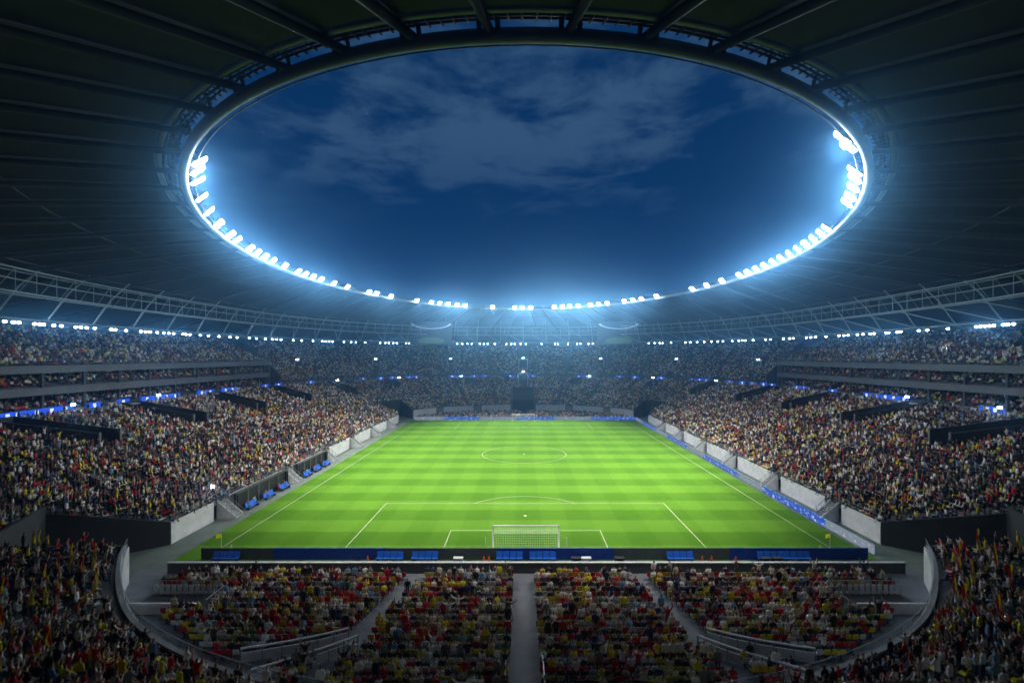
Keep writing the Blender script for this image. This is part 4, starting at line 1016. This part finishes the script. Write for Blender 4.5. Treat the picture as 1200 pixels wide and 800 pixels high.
def scatter(name, pts, rot, idx, sc, col, label, cat):
    me = bpy.data.meshes.new(name); me.vertices.add(len(pts)); me.vertices.foreach_set('co', np.asarray(pts, np.float32).ravel())
    for nm, arr, ty in (('rz', rot, 'FLOAT'), ('sc', sc, 'FLOAT'), ('pick', idx, 'INT')):
        a = me.attributes.new(nm, ty, 'POINT'); a.data.foreach_set('value', np.asarray(arr, np.int32 if ty == 'INT' else np.float32))
    ob = bpy.data.objects.new(name, me); COL.objects.link(ob)
    ng = bpy.data.node_groups.new(name+'_nodes', 'GeometryNodeTree')
    ng.interface.new_socket('Geometry', in_out='INPUT', socket_type='NodeSocketGeometry'); ng.interface.new_socket('Geometry', in_out='OUTPUT', socket_type='NodeSocketGeometry')
    N, L = ng.nodes, ng.links; gi, go = N.new('NodeGroupInput'), N.new('NodeGroupOutput')
    ci = N.new('GeometryNodeCollectionInfo'); ci.inputs['Collection'].default_value = col; ci.inputs['Separate Children'].default_value = True; ci.inputs['Reset Children'].default_value = True
    ip = N.new('GeometryNodeInstanceOnPoints'); ip.inputs['Pick Instance'].default_value = True
    def na(nm, ty):
        n = N.new('GeometryNodeInputNamedAttribute'); n.data_type = ty; n.inputs[0].default_value = nm; return n.outputs[0]
    cx = N.new('ShaderNodeCombineXYZ'); L.new(na('rz', 'FLOAT'), cx.inputs[2]); er = N.new('FunctionNodeEulerToRotation'); L.new(cx.outputs[0], er.inputs[0])
    L.new(gi.outputs[0], ip.inputs['Points']); L.new(ci.outputs[0], ip.inputs['Instance']); L.new(na('pick', 'INT'), ip.inputs['Instance Index'])
    L.new(er.outputs[0], ip.inputs['Rotation']); L.new(na('sc', 'FLOAT'), ip.inputs['Scale']); L.new(ip.outputs[0], go.inputs[0])
    md = ob.modifiers.new('scatter', 'NODES'); md.node_group = ng
    tag(ob, label, cat, None, 'stuff'); return ob

# ---- where people and seats go
PP, PR, PI_, PS = [], [], [], []; SP, SR = [], []
def in_view(P):
    d = P[:,1]-CY; ok = d > 4; dd = np.maximum(d, 1)
    x = VX+(P[:,0]-CX)/dd*F; y = VY+(CZ-P[:,2])/dd*F
    return ok & (x > -160) & (x < 1360) & (y < 900)
def add_row(P, face, occ, stand, seat_frac):
    """P n*3 points of seats, face: heading of each."""
    n = len(P)
    if n == 0: return
    keep = in_view(P); P, face = P[keep], face[keep]; n = len(P); occ = occ[keep] if isinstance(occ, np.ndarray) else occ
    u = rng.random(n); has = u < occ
    st = rng.random(n) < stand
    idx = np.where(st, rng.choice(STANDS, n, p=[.52,.12,.08,.16,.12]), rng.choice(SITS, n, p=[.3,.22,.16,.2,.05,.07]))
    q = P.copy(); q[:,0] += rng.normal(0, 0.04, n); q[:,1] += rng.normal(0, 0.04, n)
    q[:,0] += np.where(st, np.cos(face)*0.22, 0); q[:,1] += np.where(st, np.sin(face)*0.22, 0)
    PP.append(q[has]); PR.append((face-math.pi/2+rng.normal(0, 0.22, n))[has]); PI_.append(idx[has]); PS.append(rng.uniform(0.9, 1.06, n)[has])
    sk = (~has) | (rng.random(n) < seat_frac)
    SP.append(P[sk]); SR.append((face-math.pi/2)[sk])
def row_points(fn, v0, v1, pitch=0.52):
    vs = np.linspace(v0, v1, 1500); p = fn(vs); seg = np.hypot(*np.diff(p, axis=0).T); c = np.concatenate([[0], np.cumsum(seg)])
    s = np.arange(pitch/2, c[-1], pitch); v = np.interp(s, c, vs); return v, fn(v)
AISLES = list(np.arange(0.0, 1.0, 0.0265)+0.008)
def aisle_mask(v, p, fn, hw=0.65):
    ok = np.ones(len(v), bool)
    for a in AISLES:
        q = fn(np.array([a]))[0]; near = np.abs((v-a+0.5) % 1-0.5) < 0.02
        ok &= ~(near & (np.hypot(p[:,0]-q[0], p[:,1]-q[1]) < hw))
    return ok
for row in range(NL):
    f = (row+0.45)/NL; fn = lambda v, f=f: low(v, f)
    secs = [(a, c) for _, a, c, _ in SECT]
    if row >= GROWS: secs = secs + [(a, c) for a, c, _, _ in gaps]
    for a, c in secs:
        v, p = row_points(fn, a+0.0004, c-0.0004); ok = aisle_mask(v, p, fn)
        for cv, hw, ra, rb in CUTS:
            if ra-1 <= row < rb+1:
                for k in (-1, 0, 1):
                    lo, hi = cut_range(cv+k, hw+0.5, row); ok &= ~((v > lo) & (v < hi))
        ok &= ~((p[:,1] < -56) & (row < np.where(p[:,1] > -67, 1, 2)))
        v, p = v[ok], p[ok]; z = low_z(v, row); inn = ev(C0, v)-p if row > 2 else ev(C0, v)-ev(C1, v)
        face = np.arctan2(inn[:,1], inn[:,0])
        occ = 0.74 if p.shape[0] and abs(p[:,1].mean()) < 50 else 0.82
        # patchy occupancy
        patch = 0.5+0.5*np.sin(p[:,0]*0.21+p[:,1]*0.17+1.3*np.sin(p[:,1]*0.11))*np.sin(p[:,1]*0.09-p[:,0]*0.13)
        add_row(np.c_[p, z], face, np.clip(occ-0.34*patch+0.15, 0, 0.97), 0.22, 0.0)
for row in range(NU):
    f = (row+0.45)/NU; fn = lambda v, f=f: up(v, f)
    for a, c in ((vRf, vLf),):
        v, p = row_points(fn, a+0.001, c-0.001, 0.55); ok = aisle_mask(v, p, fn)
        if row >= 4: ok &= ~((np.abs(p[:,0]) < 2.6) & (p[:,1] > 0))
        v, p = v[ok], p[ok]; inn = ev(C0, v)-p; face = np.arctan2(inn[:,1], inn[:,0])
        add_row(np.c_[p, np.full(len(v), up_z(0, row))], face, 0.82, 0.18, 0.0)
for s in (-1, 1):
    ysq = np.arange(-BOXY-21, BOXY-1, 0.55); fc = np.full(len(ysq), math.pi if s > 0 else 0.0)
    for zb in (12.3, 16.2):
        for r in range(4):
            ok = (np.abs((ysq+40) % 11-5.5) > 0.7); add_row(np.c_[np.full(ok.sum(), s*(80.75+r)), ysq[ok], np.full(ok.sum(), zb+0.2+0.35*r)], fc[ok], 0.62, 0.2, 0)
    for r in range(16):
        ok = (np.abs((ysq+40) % 13-6.5) > 0.6); add_row(np.c_[np.full(ok.sum(), s*(80.0+r*0.95)), ysq[ok], np.full(ok.sum(), 19.6+r*0.40)], fc[ok], 0.82, 0.2, 0)
# far flat rows in front of the far wall
for r in range(19):
    y = 59.2+r*0.95; xm = 40.5*math.sqrt(max(0, 1-((y+1.2-50)/30)**2))-1.5 if y+1.2 < 80 else 0
    if xm < 3: continue
    xs = np.arange(-xm, xm, 0.52); xs = xs[(np.abs(xs) > 0.9) & (np.abs(np.abs(xs)-12) > 0.8)]
    add_row(np.c_[xs, np.full(len(xs), y), np.zeros(len(xs))], np.full(len(xs), -math.pi/2), 0.85, 0.25, 0)

# ---- flat seating at the near end: individuals in the rows nearest the camera
SHN = [n for n, _, _ in SHIRTS]; SHW = np.array([w for _, _, w in SHIRTS]); SHW = SHW/SHW.sum()
cand_p, cand_s = [], []
NROW = 21
for r in range(NROW):
    y = BARY-1.5-0.95*r
    xm = 40.5*math.sqrt(max(0, 1-((-y+1.0-50)/30)**2))-2.2 if -y+1 < 80 else 0
    if xm < 2: continue
    ax = 10.5+(-y-59.5)*0.235
    blocks = [('left outer', -xm, -ax-0.75, -1), ('left centre', -ax+0.75, -1.25, -1), ('right centre', 0.75, ax-0.75, 1), ('right outer', ax+0.75, xm, 1)]
    for bn, xa, xb, sg in blocks:
        if xb-xa < 0.6: continue
        n = int((xb-xa)/0.53); xs = xb-0.27-0.53*np.arange(n) if sg < 0 else xa+0.27+0.53*np.arange(n)
        for k, x in enumerate(xs):
            if 26.7 < abs(x) < 34.6 and -66.9 < y < -62.4: continue
            if abs(x) > 33.4: continue
            if 12.0 < abs(x) < 20.4 and -75.8 < y < -70.2 and 0.2 < (-y-70.0)-(abs(x)-12.6)*0.42 + 1.0 < 3.4: continue
            u = random.random(); st = random.random() < 0.16
            has = u < (0.80 if r > 1 else 0.62)
            if has:
                pose = int(rng.choice(STANDS, p=[.55,.12,.08,.15,.10])) if st else int(rng.choice(SITS, p=[.34,.22,.14,.2,.04,.06]))
                cand_p.append((r, bn, k, x+random.gauss(0,.03), y+(0.22 if st else 0), pose, SHN[int(rng.choice(len(SHN), p=SHW))]))
            cand_s.append((r, bn, k, x, y, has))
AISLE_OF = {'left outer': 'left of left slanted aisle', 'left centre': 'left of central aisle', 'right centre': 'right of central aisle', 'right outer': 'right of right slanted aisle'}
def largest(c):
    d = c[4]-CY; px, py = proj(c[3], c[4], 0.6); return (0 if 0 < px < 1200 and py < 800 else 1000) + d
cand_p.sort(key=largest); cand_s.sort(key=largest)
for i, (r, bn, k, x, y, pose, sh) in enumerate(cand_p):
    rz = random.gauss(0, 0.2)
    if i < 262:
        o = bpy.data.objects.new('person', pm[pose]); COL.objects.link(o); o.location = (x, y, 0.008); o.rotation_euler = (0,0,rz); s = random.uniform(0.93,1.05); o.scale = (s,s,s)
        o.material_slots[1].link = 'OBJECT'; o.material_slots[1].material = shirt_mats[sh]
        tag(o, '%s clad person %s, %s row, %s seat %s' % (sh, POSES[pose][0], ordw(r+1), ordw(k+1), AISLE_OF[bn]), 'person', 'spectators in the flat near seats')
    else:
        PP.append(np.array([[x, y, 0.008]])); PR.append(np.array([rz])); PI_.append(np.array([pose])); PS.append(np.array([random.uniform(0.93,1.05)]))
seat_meshes = {n: seat_mesh('seat_'+n, seat_mats[n]) for n in seat_mats}
for i, (r, bn, k, x, y, has) in enumerate(cand_s):
    if i < 300:
        cn = ('yellow','red','white')[min(2, int(((math.sin(k//3*12.9+r*7.1+len(bn))*437.5) % 1)*3))]
        o = bpy.data.objects.new('stadium_seat', seat_meshes[cn]); COL.objects.link(o); o.location = (x, y, 0.008)
        tag(o, '%s plastic seat, %s row, %s seat %s' % (cn, ordw(r+1), ordw(k+1), AISLE_OF[bn]), 'seat', 'seats of the flat near rows')
    else: SP.append(np.array([[x, y, 0.008]])); SR.append(np.array([0.0]))

# ---- fans with scarves in the near corner stands
def striped(name, w, h, label, loc, rz, cols, grp):
    e = empty('striped_flag', loc, label, 'flag', grp, rz); n = len(cols)
    for k, m in enumerate(cols):
        mb = MB(); N_ = 5
        for a in range(N_+1):
            zz = h*a/N_; xw = 0.10*math.sin(a*1.1+k*0.2)
            for x_ in (-w/2+w*k/n, -w/2+w*(k+1)/n):
                yw = 0.06*math.sin(x_*7+a); mb.v += [(x_+xw, yw, zz), (x_+xw, yw+0.02, zz)]
        for a in range(N_):
            q = a*4; mb.f += [(q, q+2, q+6, q+4), (q+1, q+5, q+7, q+3), (q, q+4, q+5, q+1), (q+2, q+3, q+7, q+6)]; mb.m += [0]*4
        link('stripe', mb.mesh('flag_stripe', m), e)
    return e
fl_pts = {-1: [(65,668),(55,700),(57,682),(75,690),(90,655),(98,672),(121,655),(136,658),(130,685),(28,700),(5,700),(5,735),(40,640),(150,662),(45,765)],
          1: [(1112,655),(1119,672),(1139,676),(1167,655),(1172,668),(1183,684),(1120,698),(1142,700),(1137,708),(1183,722),(1150,640),(1195,650)]}
vsn = np.linspace(0.5, 1.0, 700)
allp = []
for f_ in np.linspace(0.02, 0.5, 60):
    p = low(vsn, f_); z = low_z(vsn, f_*NL); allp.append(np.c_[p, z, vsn, np.full(len(vsn), f_)])
allp = np.vstack(allp); apx = VX+(allp[:,0]-CX)/np.maximum(allp[:,1]-CY, 1)*F; apy = VY+(CZ-(allp[:,2]+1.3))/np.maximum(allp[:,1]-CY, 1)*F
for s in (-1, 1):
    for i, (x, y) in enumerate(sorted(fl_pts[s])):
        dd = np.where(allp[:,1]-CY > 5, (apx-x)**2+(apy-y)**2, 1e12); k = int(np.argmin(dd)); row = max(2, int(allp[k,4]*NL)); v = allp[k,3]
        p = low(v, (row+0.45)/NL); z = float(low_z(v, row)); inn = ev(C0, v)-ev(C1, v); fa = math.atan2(inn[1], inn[0]); sd = 'left' if s < 0 else 'right'
        o = bpy.data.objects.new('person', pm[6]); COL.objects.link(o); o.location = (float(p[0]), float(p[1]), z); o.rotation_euler = (0,0,fa-math.pi/2)
        o.material_slots[1].link = 'OBJECT'; shn = random.choice(('red','yellow','black','white')); o.material_slots[1].material = shirt_mats[shn]
        tag(o, 'person in %s top holding striped scarf, %s from left in %s corner stand' % (shn, ORD[i+1], sd), 'person', 'fans with striped scarves')
        cols = [[yellow_cloth, red_cloth], [red_cloth, yellow_cloth, red_cloth], [mat('scarf_green', (0.05,0.3,0.08), 0.8, noise=.1), yellow_cloth, red_cloth]][i % 3]
        striped('scarf', 0.55, 1.05, 'striped scarf held up in the %s corner stand, %s from left' % (sd, ORD[i+1]), (float(p[0])+0.1*math.cos(fa), float(p[1])+0.1*math.sin(fa), z+1.70), fa+math.pi/2, cols, 'striped scarves')
# camera flashes in the crowd
for i, (x, y, f_, left, nm) in enumerate(((250, 571, 0.10, True, 'low in the left grandstand'), (1110, 409, 0.0, False, 'high in the right gallery'))):
    if i == 0:
        vs = np.linspace(0.4, 0.6, 3000); best = None
        cc = [(abs(proj(*low(v, ff), float(low_z(v, ff*NL))+1.3)[0]-x)+abs(proj(*low(v, ff), float(low_z(v, ff*NL))+1.3)[1]-y), v, ff) for v in vs[::15] for ff in np.linspace(0.02, 0.4, 20)]
        _, v, ff = min(cc); p = (*map(float, low(v, ff)), float(low_z(v, ff*NL))+1.35)
    else:
        X = 86.0; s_ = (x-VX)/(X-CX); p = (X, CY+F/s_, CZ-(y-VY)/s_)
    e = empty('camera', p, 'small camera with its flash firing, %s' % nm, 'camera', 'camera flashes')
    mb = MB(); mb.box((0,0,0), (0.16,0.1,0.12)); mb.box((0,0,0.08), (0.07,0.08,0.05)); link('body', mb.mesh('camera_body', black_m), e)
    mb = MB(); mb.box((0,-0.06 if i else -0.06,0.09), (0.3,0.1,0.3)); link('flash', mb.mesh('camera_flash', rim_lens_m), e)
    L_ = bpy.data.lights.new('flash_light', 'POINT'); L_.energy = 120; L_.color = (1.0, 0.8, 0.75); L_.shadow_soft_size = 0.1
    o = bpy.data.objects.new('flash_light', L_); COL.objects.link(o); o.parent = e; o.location = (0.2 if i == 0 else -0.2, -0.3, 0.2)

# substitutes on the dugout benches
k_ = 0
for (yy, dn) in ((-38.6, 'nearer'), (-36.7, 'nearer'), (-33.6, 'nearer'), (-29.6, 'nearer'), (-27.9, 'nearer'), (-19.4, 'further'), (-16.3, 'further'), (-12.2, 'further')):
    k_ = k_+1 if dn == 'nearer' else (k_+1 if k_ > 5 else 6)
    o = bpy.data.objects.new('person', pm[SITS[(k_*2) % 4]]); COL.objects.link(o); o.location = (-38.95, yy, 0.0); o.rotation_euler = (0, 0, -math.pi/2); shn = ('red','navy','white','red')[k_ % 4]
    o.material_slots[1].link = 'OBJECT'; o.material_slots[1].material = shirt_mats[shn]
    tag(o, 'person in %s top sitting in the %s dugout, %s from the camera' % (shn, dn, ORD[k_ if dn == 'nearer' else k_-5]), 'person', 'people in the dugouts')

PPa, PRa, PIa, PSa = np.vstack(PP), np.concatenate(PR), np.concatenate(PI_), np.concatenate(PS)
SPa, SRa = np.vstack(SP), np.concatenate(SR)
print('CROWD', len(PPa), 'SEATS', len(SPa))
scatter('crowd', PPa, PRa, PIa, PSa, dg_col, 'dense crowd of spectators filling all the stands', 'crowd')
scatter('seat_rows', SPa, SRa, np.zeros(len(SPa)), np.full(len(SPa), 1.0), seat_col, 'rows of red, yellow and white plastic seats in the stands', 'seats')

# ------------------------------------------------------------------ haze
b = MB(); b.box((0, 0, 21.5), (300, 300, 45)); hz = b.build('haze', mat('unused_surface', (1,1,1)))
hm = bpy.data.materials.new('haze_air'); hm.use_nodes = True; nt = hm.node_tree; nt.nodes.clear()
ho = nt.nodes.new('ShaderNodeOutputMaterial'); pv = nt.nodes.new('ShaderNodeVolumePrincipled')
pv.inputs['Color'].default_value = (0.22, 0.56, 1.0, 1); pv.inputs['Density'].default_value = HAZE; pv.inputs['Anisotropy'].default_value = 0.94
nt.links.new(pv.outputs[0], ho.inputs['Volume'])
hz.data.materials.clear(); hz.data.materials.append(hm)
tag(hz, 'thin night haze lit by the floodlights', 'haze', None, 'stuff')
